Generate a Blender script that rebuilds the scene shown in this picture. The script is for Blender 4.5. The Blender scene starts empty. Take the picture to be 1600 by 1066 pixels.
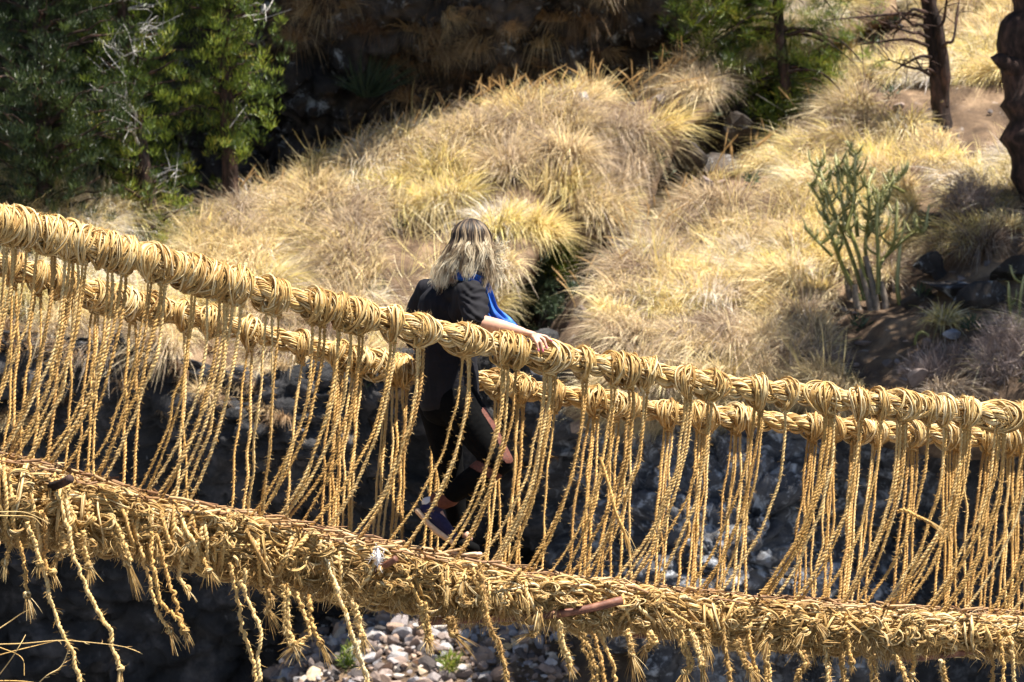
import bpy, bmesh, math, random
import numpy as np
from mathutils import Vector, Matrix
R_ = math.radians
rng = np.random.default_rng(7)
random.seed(7)
scene = bpy.context.scene
COL = scene.collection

# ------------------------------------------------------------------ camera
F = 4705.0            # focal length in photo pixels (1600 wide)
PITCH = R_(4.0)
cam_d = bpy.data.cameras.new("camera"); cam = bpy.data.objects.new("camera", cam_d); COL.objects.link(cam)
cam_d.sensor_width = 36.0; cam_d.lens = F/1600*36.0
cam_d.clip_start = 0.1; cam_d.clip_end = 600
cam.location = (0, 0, 0); cam.rotation_euler = (math.pi/2+PITCH, 0, 0)
cam_d.dof.use_dof = True; cam_d.dof.focus_distance = 14.6; cam_d.dof.aperture_fstop = 6.5
scene.camera = cam

# ------------------------------------------------------------------ light
SUN = np.array([0.34, -0.20, 0.92]); SUN /= np.linalg.norm(SUN)
elev = math.asin(SUN[2]); azim = math.atan2(SUN[0], SUN[1])
w = bpy.data.worlds.new("World"); scene.world = w; w.use_nodes = True
nt = w.node_tree; bg = nt.nodes["Background"]; sky = nt.nodes.new("ShaderNodeTexSky")
sky.sky_type = 'NISHITA'; sky.sun_disc = False; sky.sun_elevation = elev; sky.sun_rotation = azim
sky.altitude = 3500; sky.air_density = 1.0; sky.dust_density = 0.3
nt.links.new(sky.outputs[0], bg.inputs[0]); bg.inputs[1].default_value = 0.05
sl = bpy.data.lights.new("sun", 'SUN'); so = bpy.data.objects.new("sun", sl); COL.objects.link(so)
sl.energy = 5.0; sl.angle = R_(0.5); sl.color = (1.0, 0.95, 0.86)
so.rotation_euler = Vector(-SUN).to_track_quat('-Z', 'Y').to_euler()
so.location = (5, 10, 30)
scene.view_settings.view_transform = 'Standard'; scene.view_settings.look = 'None'
scene.view_settings.exposure = 1.58; scene.view_settings.gamma = 1.0
scene.render.engine = 'CYCLES'
scene.cycles.max_bounces = 6; scene.cycles.diffuse_bounces = 4; scene.cycles.transmission_bounces = 4

# ------------------------------------------------------------------ helpers
FW = np.array([0, math.cos(PITCH), math.sin(PITCH)]); UP = np.array([0, -math.sin(PITCH), math.cos(PITCH)]); RT = np.array([1., 0, 0])
def P(px, py, d):
    px = np.asarray(px, float); py = np.asarray(py, float); d = np.asarray(d, float)
    return d[..., None]*FW + ((px-800)/F*d)[..., None]*RT + ((533-py)/F*d)[..., None]*UP
def proj(p):
    d = p@FW
    return 800+(p@RT)/d*F, 533-(p@UP)/d*F, d
def unit(v): return v/np.maximum(np.linalg.norm(v, axis=-1, keepdims=True), 1e-9)

def _h(i, j, k, s):
    n = (i*374761393 + j*668265263 + k*2147483647 + s*1274126177) & 0xffffffff
    n = ((n ^ (n >> 13))*1274126177) & 0xffffffff
    n = ((n ^ (n >> 16))*2246822519) & 0xffffffff
    return ((n ^ (n >> 15)) & 0xffffff)/float(0xffffff)
def vnoise(p, s=0):
    f = np.floor(p).astype(np.int64); t = p-f; t = t*t*(3-2*t); r = 0
    for a in (0, 1):
        for b in (0, 1):
            for c in (0, 1):
                wgt = (t[..., 0] if a else 1-t[..., 0])*(t[..., 1] if b else 1-t[..., 1])*(t[..., 2] if c else 1-t[..., 2])
                r = r+wgt*_h(f[..., 0]+a, f[..., 1]+b, f[..., 2]+c, s)
    return r*2-1
def fbm(p, o=4, s=0, g=.5):
    r = 0; a = 1; tot = 0
    for i in range(o):
        r = r+a*vnoise(p*2**i+17.3*i, s+i); tot += a; a *= g
    return r/tot
def worley(p, s=0):
    f = np.floor(p).astype(np.int64); d1 = np.full(p.shape[:-1], 9.); d2 = d1.copy(); cid = np.zeros(p.shape[:-1])
    for a in (-1, 0, 1):
        for b in (-1, 0, 1):
            for c in (-1, 0, 1):
                i, j, k = f[..., 0]+a, f[..., 1]+b, f[..., 2]+c
                q = np.stack([i+_h(i, j, k, s), j+_h(i, j, k, s+1), k+_h(i, j, k, s+2)], -1)
                d = np.linalg.norm(p-q, axis=-1); m = d < d1
                d2 = np.where(m, d1, np.minimum(d2, d)); cid = np.where(m, _h(i, j, k, s+3), cid); d1 = np.where(m, d, d1)
    return d1, d2, cid

def mesh_np(name, V, Q, mat, parent=None, col=None, smooth=True, loc=None):
    """V (n,3); Q (m,4) or (m,3) ints; links one mesh object, origin moved to loc."""
    V = np.asarray(V, float); Q = np.asarray(Q)
    if loc is None: loc = V.mean(0) if parent is None else np.zeros(3)
    me = bpy.data.meshes.new(name); k = Q.shape[1]
    me.vertices.add(len(V)); me.vertices.foreach_set("co", (V-loc).astype(np.float32).ravel())
    me.loops.add(Q.size); me.loops.foreach_set("vertex_index", Q.astype(np.int32).ravel())
    me.polygons.add(len(Q)); me.polygons.foreach_set("loop_start", (np.arange(len(Q))*k).astype(np.int32))
    me.polygons.foreach_set("loop_total", np.full(len(Q), k, np.int32))
    me.polygons.foreach_set("use_smooth", np.full(len(Q), smooth, bool))
    if col is not None:
        at = me.color_attributes.new("Col", 'FLOAT_COLOR', 'POINT')
        c = np.ones((len(V), 4), np.float32); c[:, :col.shape[1]] = col; at.data.foreach_set("color", c.ravel())
    me.update(calc_edges=True); me.validate()
    if mat: me.materials.append(mat)
    o = bpy.data.objects.new(name, me); COL.objects.link(o)
    if parent is not None:
        o.parent = parent; ploc = np.array(world_loc(parent)); o.location = Vector(loc-ploc)
    else: o.location = Vector(loc)
    return o
def world_loc(o):
    l = Vector((0, 0, 0))
    while o is not None: l = l+o.location; o = o.parent
    return l
def empty(name, loc):
    o = bpy.data.objects.new(name, None); COL.objects.link(o); o.location = Vector(loc); o.empty_display_size = .2; return o
def tag(o, label=None, cat=None, group=None, kind=None):
    if label: o['label'] = label
    if cat: o['category'] = cat
    if group: o['group'] = group
    if kind: o['kind'] = kind
    return o

class Acc:
    """collects quads into one mesh"""
    def __init__(s): s.V = []; s.Q = []; s.C = []; s.n = 0
    def add(s, V, Q, C):
        V = V.reshape(-1, 3); s.V.append(V); s.Q.append(Q.reshape(-1, 4)+s.n); s.C.append(C.reshape(-1, 3)); s.n += len(V)
    def build(s, name, mat, parent=None, loc=None, smooth=True):
        return mesh_np(name, np.concatenate(s.V), np.concatenate(s.Q), mat, parent, np.concatenate(s.C), smooth, loc)

def frames(C):
    """rotation-minimising frames for curves C (M,n,3)"""
    T = np.gradient(C, axis=1); T = unit(T)
    ref = np.where((np.abs(T[:, 0, 2]) < .8)[:, None], np.array([0, 0, 1.]), np.array([1., 0, 0]))
    N = np.zeros_like(C); n = unit(ref-(ref*T[:, 0]).sum(-1, keepdims=True)*T[:, 0]); N[:, 0] = n
    for i in range(1, C.shape[1]):
        n = unit(n-(n*T[:, i]).sum(-1, keepdims=True)*T[:, i]); N[:, i] = n
    return T, N, np.cross(T, N)
def tubes(acc, C, rad, sides=5, rnd=None, tcol=None, jit=0):
    """C (M,n,3), rad scalar or (M,n)"""
    C = np.asarray(C, float)
    if C.ndim == 2: C = C[None]
    M, n, _ = C.shape; T, N, B = frames(C); rad = np.broadcast_to(np.asarray(rad, float), (M, n))
    a = np.arange(sides)/sides*2*math.pi
    if jit: rad3 = rad[:, :, None, None]*(1+jit*rng.normal(size=(M, n, sides, 1)).clip(-2, 2))
    else: rad3 = rad[:, :, None, None]
    V = C[:, :, None]+rad3*(np.cos(a)[:, None]*N[:, :, None]+np.sin(a)[:, None]*B[:, :, None])
    idx = np.arange(M*n*sides).reshape(M, n, sides)
    q = np.stack([idx[:, :-1], np.roll(idx, -1, 2)[:, :-1], np.roll(idx, -1, 2)[:, 1:], idx[:, 1:]], -1)
    if rnd is None: rnd = rng.random(M)
    rnd = np.broadcast_to(np.asarray(rnd, float).reshape(-1, 1, 1), (M, n, sides))
    t = np.broadcast_to(np.linspace(0, 1, n)[None, :, None], (M, n, sides)) if tcol is None else np.broadcast_to(tcol, (M, n, sides))
    acc.add(V, q, np.stack([rnd, t, rnd*0+rng.random()], -1))
def cr(pts, n, by_arc=True):
    """Catmull-Rom through pts resampled evenly to n points"""
    p = np.asarray(pts, float); p = np.vstack([2*p[0]-p[1], p, 2*p[-1]-p[-2]]); out = []
    for i in range(1, len(p)-2):
        t = np.linspace(0, 1, 24, endpoint=False)[:, None]; a, b, c, d = p[i-1:i+3]
        out.append(.5*((2*b)+(-a+c)*t+(2*a-5*b+4*c-d)*t**2+(-a+3*b-3*c+d)*t**3))
    q = np.vstack(out+[p[-2][None]])
    s = np.r_[0, np.cumsum(np.linalg.norm(np.diff(q, axis=0), axis=1))]
    u = np.linspace(0, s[-1], n)
    return np.stack([np.interp(u, s, q[:, k]) for k in range(3)], -1)
def clen(c): return np.linalg.norm(np.diff(c, axis=0), axis=1).sum()

def whiskers(acc, base, L=.02, wd=.0009, spread=1.0, dirs=None, bend=.5):
    """short hair-like fibres starting at base points (N,3)"""
    N = len(base)
    if N == 0: return
    d = unit(rng.normal(size=(N, 3)) + (0 if dirs is None else dirs*2.2/spread))
    l = L*rng.uniform(.4, 1.5, N)[:, None]; side = unit(np.cross(d, rng.normal(size=(N, 3))))
    c2 = rng.normal(size=(N, 3))*bend
    pts = [base, base+d*l*.5, base+unit(d+c2*.4)*l]
    rr = rng.random(N); rows = []; cols = []
    for k, p in enumerate(pts):
        ww = wd*(1, .8, .25)[k]
        rows.append(np.stack([p-side*ww, p+side*ww], 1)); cols.append(np.stack([rr, np.full(N, 1.), rr], -1))
    V = np.stack(rows, 1); idx = np.arange(N*6).reshape(N, 3, 2)
    q = np.stack([idx[:, :-1, 0], idx[:, :-1, 1], idx[:, 1:, 1], idx[:, 1:, 0]], -1)
    C = np.repeat(np.stack(cols, 1)[:, :, None], 2, 2)
    acc.add(V, q, C)

def twisted(acc, path, R=.011, pitch=.045, plies=2, fuzz=60, hand=1, taper=False, step=None, Lf=.02):
    """small hand-twisted cord along path (k,3)"""
    L = clen(path); step = step or pitch/7
    n = max(8, int(L/step)); c = cr(path, n)[None]; T, N, B = frames(c)
    s = np.linspace(0, L, n); ph0 = rng.uniform(0, 6.28); rp = R*.62; off = R*.41
    lump = 1+.34*fbm(np.stack([s*26, s*0+ph0*9, s*0], -1), 3)
    C = []
    for k in range(plies):
        th = hand*2*math.pi*s/pitch*(1) + 1.4*fbm(np.stack([s*7, s*0+ph0, s*0], -1), 2) + ph0+2*math.pi*k/plies
        C.append(c[0]+off*lump[:, None]*(np.cos(th)[:, None]*N[0]+np.sin(th)[:, None]*B[0]))
    r = rp*lump
    tubes(acc, np.array(C), np.broadcast_to(r, (plies, n)), 5, rnd=rng.random()*.7+rng.random(plies)*.3, jit=.13)
    m = int(fuzz*L); i = rng.integers(0, n, m); a = rng.uniform(0, 6.28, m)[:, None]
    out = np.cos(a)*N[0][i]+np.sin(a)*B[0][i]
    whiskers(acc, c[0][i]+out*R*.8, Lf, .0009, 1.2, out+T[0][i]*.8)

def cable(acc, path, R=.06, pitch=.30, plies=3, ny=12, ry=.0055, wob=.25, step=.014, fuzz=250, hand=1, tight=1.0):
    """thick cable: plies laid round each other, every ply built of ny twisted yarns"""
    L = clen(path); n = int(L/step); c = cr(path, n)[None]; T, N, B = frames(c); s = np.linspace(0, L, n)
    off = R*.55; rply = R*.50; C = []
    for k in range(plies):
        th = hand*2*math.pi*s/pitch+2*math.pi*k/plies + .5*fbm(np.stack([s*1.2, s*0+3.7, s*0], -1), 2)
        pc = (c[0]+off*(np.cos(th)[:, None]*N[0]+np.sin(th)[:, None]*B[0]))[None]
        t2, n2, b2 = frames(pc); rr = rply*(1+.10*fbm(np.stack([s*3, s*0+k*5.1, s*0], -1), 2))
        for y in range(ny):
            al = -hand*2*math.pi*s/(pitch*.75)+2*math.pi*y/ny
            al = al+wob*fbm(np.stack([s*8, s*0+y*3.3, s*0+k*7.7], -1), 3)*2.2
            rad = rr-ry*.6+ry*1.3*fbm(np.stack([s*9, s*0+y*2.7, s*0+k*4.4+9], -1), 3)
            C.append(pc[0]+rad[:, None]*(np.cos(al)[:, None]*n2[0]+np.sin(al)[:, None]*b2[0]))
    C = np.array(C); M = len(C)
    tubes(acc, C, ry*(1+.25*rng.normal(size=(M, 1)).clip(-1.5, 1.5)*np.ones((M, n))), 5)
    # core keeps gaps closed
    tubes(acc, c, R*.55, 8, rnd=[.1])
    m = int(fuzz*L); i = rng.integers(0, n, m); j = rng.integers(0, M, m)
    b = C[j, i]; out = unit(b-c[0][i]); whiskers(acc, b+out*ry, .022, .001, 1.0, out*.7+T[0][i]*.8*rng.choice([-1, 1], m)[:, None])

def bundle(acc, c, r=.007, k=3, tw=3.0):
    """a loose hank: k thin wobbling fibres side by side along c (n,3)"""
    c = np.asarray(c, float); n = len(c); T, N, B = frames(c[None]); t = np.linspace(0, 1, n); C = []
    p0 = rng.uniform(0, 6.28); s_ = rng.uniform(-tw, tw)
    for i in range(k):
        a = p0+i*2*math.pi/k+s_*t*2+.5*np.sin(t*rng.uniform(4, 11)+rng.random()*6); o = r*.62*rng.uniform(.7, 1.25)
        C.append(c+o*(np.cos(a)[:, None]*N[0]+np.sin(a)[:, None]*B[0]))
    tubes(acc, np.array(C), r*.55*rng.uniform(.75, 1.2, (k, 1))*np.ones((k, n)), 4)

def fray(acc, p, d, L=.07, n=26, spread=.45, w=.0013):
    p = np.asarray(p, float); d = unit(np.asarray(d, float))
    dd = unit(d[None]+spread*rng.normal(size=(n, 3))*.6); l = L*rng.uniform(.5, 1.1, n)
    g = np.array([0, 0, -1.]); t = np.linspace(0, 1, 5)[None, :, None]
    C = p+dd[:, None]*l[:, None, None]*t+g*(l[:, None, None]*.25*t**2)+rng.normal(size=(n, 1, 3))*.004
    tubes(acc, C, np.broadcast_to(w*np.array([1.3, 1.2, 1, .8, .3]), (n, 5)), 4)

# ------------------------------------------------------------------ materials
def newmat(name):
    m = bpy.data.materials.new(name); m.use_nodes = True; n = m.node_tree; n.nodes.clear()
    return m, n, n.nodes, n.links
def ramp(nodes, stops):
    r = nodes.new("ShaderNodeValToRGB"); e = r.color_ramp.elements
    while len(e) < len(stops): e.new(.5)
    for k, (p, c) in enumerate(stops): e[k].position = p; e[k].color = (*c, 1)
    return r
def noise_node(nodes, links, scale, detail=6, rough=.6, vec=None, dist=0):
    t = nodes.new("ShaderNodeTexNoise"); t.inputs['Scale'].default_value = scale; t.inputs['Detail'].default_value = detail
    t.inputs['Roughness'].default_value = rough; t.inputs['Distortion'].default_value = dist
    if vec is not None: links.new(vec, t.inputs['Vector'])
    return t
def mixc(nodes, links, a, b, f, mode='MIX'):
    m = nodes.new("ShaderNodeMix"); m.data_type = 'RGBA'; m.blend_type = mode
    for s, v in ((6, a), (7, b)):
        if isinstance(v, tuple): m.inputs[s].default_value = (*v, 1)
        else: links.new(v, m.inputs[s])
    if isinstance(f, (int, float)): m.inputs[0].default_value = f
    else: links.new(f, m.inputs[0])
    return m.outputs[2]
def out_bsdf(n, nodes, links, color, rough=.8, spec=.3, bump=None, bs=.5, bd=.01, transl=0.0, sheen=0):
    o = nodes.new("ShaderNodeOutputMaterial"); b = nodes.new("ShaderNodeBsdfPrincipled")
    if isinstance(color, tuple): b.inputs['Base Color'].default_value = (*color, 1)
    else: links.new(color, b.inputs['Base Color'])
    b.inputs['Roughness'].default_value = rough; b.inputs['Specular IOR Level'].default_value = spec
    if sheen: b.inputs['Sheen Weight'].default_value = sheen
    if bump is not None:
        k = nodes.new("ShaderNodeBump"); k.inputs['Strength'].default_value = bs; k.inputs['Distance'].default_value = bd
        links.new(bump, k.inputs['Height']); links.new(k.outputs[0], b.inputs['Normal'])
    if transl > 0:
        t = nodes.new("ShaderNodeBsdfTranslucent"); mx = nodes.new("ShaderNodeMixShader"); mx.inputs[0].default_value = transl
        if isinstance(color, tuple): t.inputs[0].default_value = (*color, 1)
        else: links.new(color, t.inputs[0])
        links.new(b.outputs[0], mx.inputs[1]); links.new(t.outputs[0], mx.inputs[2]); links.new(mx.outputs[0], o.inputs[0])
    else: links.new(b.outputs[0], o.inputs[0])
    return b
def geo_pos(nodes): g = nodes.new("ShaderNodeNewGeometry"); return g.outputs['Position']
def attr(nodes, links):
    a = nodes.new("ShaderNodeVertexColor"); a.layer_name = "Col"; s = nodes.new("ShaderNodeSeparateColor")
    links.new(a.outputs[0], s.inputs[0]); return s.outputs   # R,G,B

def rope_mat(name, stops, transl=.12, nscale=60, dark=(.33, .2, .08)):
    m, n, N, L = newmat(name); a = attr(N, L)
    r = ramp(N, stops); L.new(a[0], r.inputs[0])
    t = noise_node(N, L, nscale, 4, .7, geo_pos(N)); rr = ramp(N, [(.35, (0, 0, 0)), (.62, (1, 1, 1))]); L.new(t.outputs[0], rr.inputs[0])
    c = mixc(N, L, dark, r.outputs[0], .0); 
    mm = N.new("ShaderNodeMath"); mm.operation = 'MULTIPLY_ADD'; mm.inputs[1].default_value = .45; mm.inputs[2].default_value = .55
    L.new(rr.outputs[0], mm.inputs[0]); c = mixc(N, L, dark, r.outputs[0], mm.outputs[0])
    big = noise_node(N, L, 1.7, 3, .6, geo_pos(N)); br = ramp(N, [(.3, (.80, .74, .62)), (.7, (1, 1, 1))]); L.new(big.outputs[0], br.inputs[0])
    c = mixc(N, L, c, br.outputs[0], 1.0, 'MULTIPLY')
    out_bsdf(n, N, L, c, .62, .35, t.outputs[0], .5, .002, transl)
    return m
STRAW = [(0, (.32, .17, .05)), (.3, (.66, .42, .14)), (.65, (.84, .61, .27)), (1, (.94, .82, .54))]
M_rope = rope_mat("straw_rope", STRAW)
M_strand = rope_mat("straw_cord", [(0, (.42, .23, .07)), (.5, (.76, .47, .15)), (1, (.92, .72, .37))], .18, 90)
M_deck = rope_mat("weathered_straw", [(0, (.24, .13, .04)), (.4, (.56, .35, .12)), (.75, (.80, .56, .23)), (1, (.90, .75, .46))], .12, 45, (.25, .15, .06))

def grass_mat(name, stops, transl=.3, gain=1.0):
    m, n, N, L = newmat(name); a = attr(N, L)
    r = ramp(N, stops); L.new(a[2], r.inputs[0])
    v = ramp(N, [(0, (.35*gain, .30*gain, .26*gain)), (.5, (.92*gain, .90*gain, .86*gain)), (1, (1.3*gain, 1.3*gain, 1.25*gain))]); L.new(a[0], v.inputs[0])
    c = mixc(N, L, r.outputs[0], v.outputs[0], 1.0, 'MULTIPLY')
    out_bsdf(n, N, L, c, .5, .4, None, 0, 0, transl); return m
M_grass = grass_mat("dry_grass", [(0, (.22, .14, .10)), (.18, (.50, .42, .36)), (.34, (.70, .56, .38)), (.5, (.86, .74, .48)), (.66, (.88, .72, .34)), (.78, (.70, .62, .22)), (.88, (.90, .83, .66)), (1, (.78, .73, .70))], .3)
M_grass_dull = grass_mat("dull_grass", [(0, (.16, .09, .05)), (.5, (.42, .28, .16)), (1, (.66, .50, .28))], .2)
def rock_mat(name, base, light, amount=.6, scale=1.0, ochre=None, bumpd=.08):
    m, n, N, L = newmat(name); pos = geo_pos(N)
    t = noise_node(N, L, 1.3*scale, 9, .65, pos, .3); r = ramp(N, base); L.new(t.outputs[0], r.inputs[0])
    t2 = noise_node(N, L, 3.4*scale, 10, .75, pos, .6); r2 = ramp(N, [(amount-.05, (0, 0, 0)), (amount+.05, (1, 1, 1))]); L.new(t2.outputs[0], r2.inputs[0])
    c = mixc(N, L, r.outputs[0], light, r2.outputs[0])
    if ochre:
        t3 = noise_node(N, L, .8*scale, 5, .6, pos, .2); r3 = ramp(N, [(.62, (0, 0, 0)), (.70, (1, 1, 1))]); L.new(t3.outputs[0], r3.inputs[0])
        c = mixc(N, L, c, ochre, r3.outputs[0])
    t4 = noise_node(N, L, 6*scale, 12, .75, pos, .4)
    out_bsdf(n, N, L, c, .85, .25, t4.outputs[0], 1.0, bumpd); return m
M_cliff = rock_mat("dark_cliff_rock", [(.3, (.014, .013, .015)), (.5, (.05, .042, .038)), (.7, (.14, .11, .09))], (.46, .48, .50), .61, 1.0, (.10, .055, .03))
M_gorge_dark = rock_mat("gorge_rock_dark", [(.3, (.012, .012, .014)), (.5, (.035, .034, .036)), (.7, (.08, .075, .075))], (.34, .34, .35), .66, 1.4)
M_gorge = rock_mat("gorge_rock", [(.3, (.03, .03, .034)), (.5, (.10, .10, .11)), (.7, (.22, .21, .21))], (.55, .57, .61), .56, 1.5)
M_soil = rock_mat("hillside_soil", [(.3, (.05, .032, .022)), (.5, (.14, .09, .055)), (.7, (.34, .23, .14))], (.42, .38, .35), .66, 1.6, None, .05)
def simple(name, stops, scale=20, rough=.7, spec=.3, bs=.4, bd=.01, transl=0, stretch=None):
    m, n, N, L = newmat(name); tc = N.new("ShaderNodeTexCoord"); vec = tc.outputs['Object']
    if stretch:
        mp = N.new("ShaderNodeMapping"); mp.inputs['Scale'].default_value = stretch; L.new(vec, mp.inputs[0]); vec = mp.outputs[0]
    t = noise_node(N, L, scale, 7, .65, vec); r = ramp(N, stops); L.new(t.outputs[0], r.inputs[0])
    out_bsdf(n, N, L, r.outputs[0], rough, spec, t.outputs[0], bs, bd, transl); return m
M_stick = rope_mat("twig_bark", [(0, (.20, .10, .05)), (.5, (.42, .25, .12)), (1, (.66, .48, .27))], 0, 50, (.12, .06, .03))
M_pole = simple("peeled_branch", [(.3, (.07, .025, .015)), (.5, (.16, .06, .035)), (.7, (.36, .17, .10))], 14, .6, .4)
M_bark = simple("bark", [(.35, (.012, .009, .008)), (.5, (.035, .022, .018)), (.68, (.10, .055, .042))], 9, .9, .2, 1, .03, 0, (1, 1, .35))
M_palebark = simple("pale_bark", [(.35, (.22, .20, .19)), (.6, (.55, .52, .50))], 12, .9, .2, .6, .02)
def leaf_mat(name, stops, transl=.25):
    m, n, N, L = newmat(name); a = attr(N, L); r = ramp(N, stops); L.new(a[0], r.inputs[0])
    out_bsdf(n, N, L, r.outputs[0], .45, .4, None, 0, 0, transl); return m
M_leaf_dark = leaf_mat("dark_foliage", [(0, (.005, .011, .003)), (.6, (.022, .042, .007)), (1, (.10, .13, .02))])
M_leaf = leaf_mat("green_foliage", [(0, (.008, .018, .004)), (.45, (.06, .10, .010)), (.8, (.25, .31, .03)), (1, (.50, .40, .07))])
M_leaf_dull = leaf_mat("dull_green_leaves", [(0, (.03, .05, .03)), (1, (.09, .12, .06))])
M_twig = leaf_mat("dry_twigs", [(0, (.12, .08, .07)), (.6, (.30, .23, .20)), (1, (.50, .42, .38))], .1)
M_cactus = leaf_mat("cactus_skin", [(0, (.08, .075, .020)), (.5, (.17, .165, .04)), (1, (.52, .50, .26))], 0)
M_cactus_wood = simple("corky_cactus_stem", [(.35, (.10, .08, .06)), (.65, (.24, .19, .15))], 14)
# ================================================================== terrain
def sheet(name, grid, mat, nu, nv, disp, label=None, kind='structure', cat=None):
    """grid[row][col] = (px,py,d) turned into real points, bicubic-ish loft, noise displaced"""
    G = np.array(grid, float); Pt = P(G[..., 0], G[..., 1], G[..., 2])
    A = np.stack([cr(Pt[i], nu) if False else _cru(Pt[i], nu) for i in range(len(Pt))])
    S = np.stack([_cru(A[:, j], nv) for j in range(nu)], 1)     # nv,nu,3
    du = np.gradient(S, axis=1); dv = np.gradient(S, axis=0); nrm = unit(np.cross(du, dv))
    flip = (nrm*(-S)).sum(-1, keepdims=True) < 0; 
    if flip.mean() > .5: nrm = -nrm
    S = S+disp(S, nrm)
    idx = np.arange(nu*nv).reshape(nv, nu)
    q = np.stack([idx[:-1, :-1], idx[1:, :-1], idx[1:, 1:], idx[:-1, 1:]], -1).reshape(-1, 4)
    c = np.cross(S[0, 1]-S[0, 0], S[1, 0]-S[0, 0])
    o = mesh_np(name, S.reshape(-1, 3), q, mat)
    o['kind'] = kind
    du = np.gradient(S, axis=1); dv = np.gradient(S, axis=0); n2 = np.cross(du, dv); area = np.linalg.norm(n2, axis=-1)
    n2 = unit(n2); n2 = np.where((n2*nrm).sum(-1, keepdims=True) < 0, -n2, n2)
    return S, n2, area
def _cru(p, n):
    p = np.asarray(p, float); m = len(p)-1; p = np.vstack([2*p[0]-p[1], p, 2*p[-1]-p[-2]])
    u = np.linspace(0, m, n); i = np.minimum(u.astype(int), m-1); t = (u-i)[:, None]
    a, b, c, d = p[i], p[i+1], p[i+2], p[i+3]
    return .5*((2*b)+(-a+c)*t+(2*a-5*b+4*c-d)*t**2+(-a+3*b-3*c+d)*t**3)

def d_soil(S, n):
    return n*(.22*fbm(S*.9, 3, 5)+.06*fbm(S*4, 4, 9))[..., None]
def d_cliff(S, n):
    q = S*np.array([.8, .8, 1.5]); d1, d2, c = worley(q, 3); e1, e2, c2 = worley(S*np.array([2.6, 2.6, 4.2])+fbm(S*2, 2, 4)[..., None]*.6, 11)
    f1, f2, c3 = worley(S*np.array([6., 6., 9.]), 21)
    return n*(.45*(c-.5)+.25*(c2-.5)+.09*(c3-.5)+.35*fbm(S*.8, 4, 31)-.18*np.exp(-(d2-d1)*9)-.09*np.exp(-(e2-e1)*9))[..., None]

# far cliff behind the ridge (overhang and its unseen top shaped to put the face in shade)
ys = [-620, -400, -190, -60, 60, 180, 300, 420, 560]; ds = [35.6, 37.4, 38.9, 39.6, 40.2, 40.7, 41.2, 41.5, 41.7]
xs = [-700, -300, 0, 250, 480, 700, 900, 1080, 1250, 1420]
offs = [1.0, .8, .3, .1, -.1, .2, .1, .5, 1.4, 2.4]
gridC = [[(x, y, d+o+(max(0, -y-40)*.009 if x > 1000 else 0)) for x, o in zip(xs, offs)] for y, d in zip(ys, ds)]
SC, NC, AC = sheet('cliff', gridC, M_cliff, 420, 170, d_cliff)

# grassy ridge on the left and centre
cx = [-700, -300, 0, 180, 290, 450, 560, 700, 800, 870, 980, 1075, 1200, 1400]
crest = [330, 310, 300, 325, 372, 312, 258, 208, 190, 178, 168, 120, 40, -90]
cd = [36.5, 36.3, 36.2, 36.2, 36.3, 36.6, 37, 37.4, 37.6, 37.8, 38.2, 38.8, 40, 41.5]
bot = [540, 530, 530, 560, 575, 600, 612, 590, 450, 372, 362, 200, 118, 20]
bd = [33.4, 33.3, 33.2, 33.1, 33.0, 32.9, 32.9, 33.1, 33.7, 35.6, 36.8, 37.8, 39.0, 40.5]
gridA = [[(x, c+90, d+1.7) for x, c, d in zip(cx, crest, cd)], [(x, c+22, d+.8) for x, c, d in zip(cx, crest, cd)]]
for t in (0, .25, .5, .75, 1.0):
    gridA.append([(x, c+(b-c)*t, d+(e-d)*(t**.85)) for x, c, d, b, e in zip(cx, crest, cd, bot, bd)])
gridA.append([(x, b+6, e+1.3) for x, b, e in zip(cx, bot, bd)])
SA, NA, AA = sheet('hillside', gridA, M_soil, 360, 150, d_soil)

# grassy slope on the right with the cactus
gridB = [
 [(1340, -150, 46.5), (1380, -190, 44.8), (1450, -210, 44), (1560, -230, 43.5), (1700, -240, 43), (2000, -240, 42), (2400, -240, 41)],
 [(1280, 40, 44.5), (1310, 20, 42), (1400, 20, 41), (1500, 15, 40.5), (1620, 10, 40), (1950, 0, 39), (2350, 0, 38)],
 [(1225, 240, 42), (1255, 200, 39), (1350, 185, 38), (1480, 180, 37.5), (1620, 180, 37), (1950, 180, 36), (2300, 180, 35)],
 [(1050, 400, 40), (1075, 325, 36.5), (1200, 325, 36), (1360, 330, 35.5), (1600, 330, 34.5), (1950, 330, 33), (2300, 330, 32)],
 [(925, 520, 38), (955, 425, 34.6), (1090, 430, 34), (1330, 450, 33.7), (1580, 440, 32.5), (1950, 440, 31), (2300, 440, 30)],
 [(855, 600, 36), (880, 520, 33), (1040, 530, 32.6), (1320, 540, 32.2), (1580, 540, 31), (1950, 540, 30), (2300, 540, 29)],
 [(850, 720, 35), (890, 610, 32.3), (1040, 615, 31.9), (1300, 612, 31.6), (1560, 640, 30.4), (1950, 640, 29.2), (2300, 640, 28.4)],
 [(850, 800, 35), (890, 690, 33.2), (1040, 690, 32.9), (1300, 690, 32.5), (1560, 720, 31.2), (1950, 720, 30), (2300, 720, 29.2)]]
SB, NB, AB = sheet('hillside', gridB, M_soil, 300, 300, d_soil)

# gully between the two slopes, dark rock
gridD = [[(x, y+k*95, d+k*.75) for x, y, d in ((680, 420, 35.6), (830, 330, 36.9), (980, 240, 37.8), (1100, 165, 38.5), (1230, 100, 39.6), (1420, 10, 41.6))] for k in range(6)]
sheet('gully', gridD, M_cliff, 200, 160, lambda S, n: d_cliff(S, n)*.6)

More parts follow.
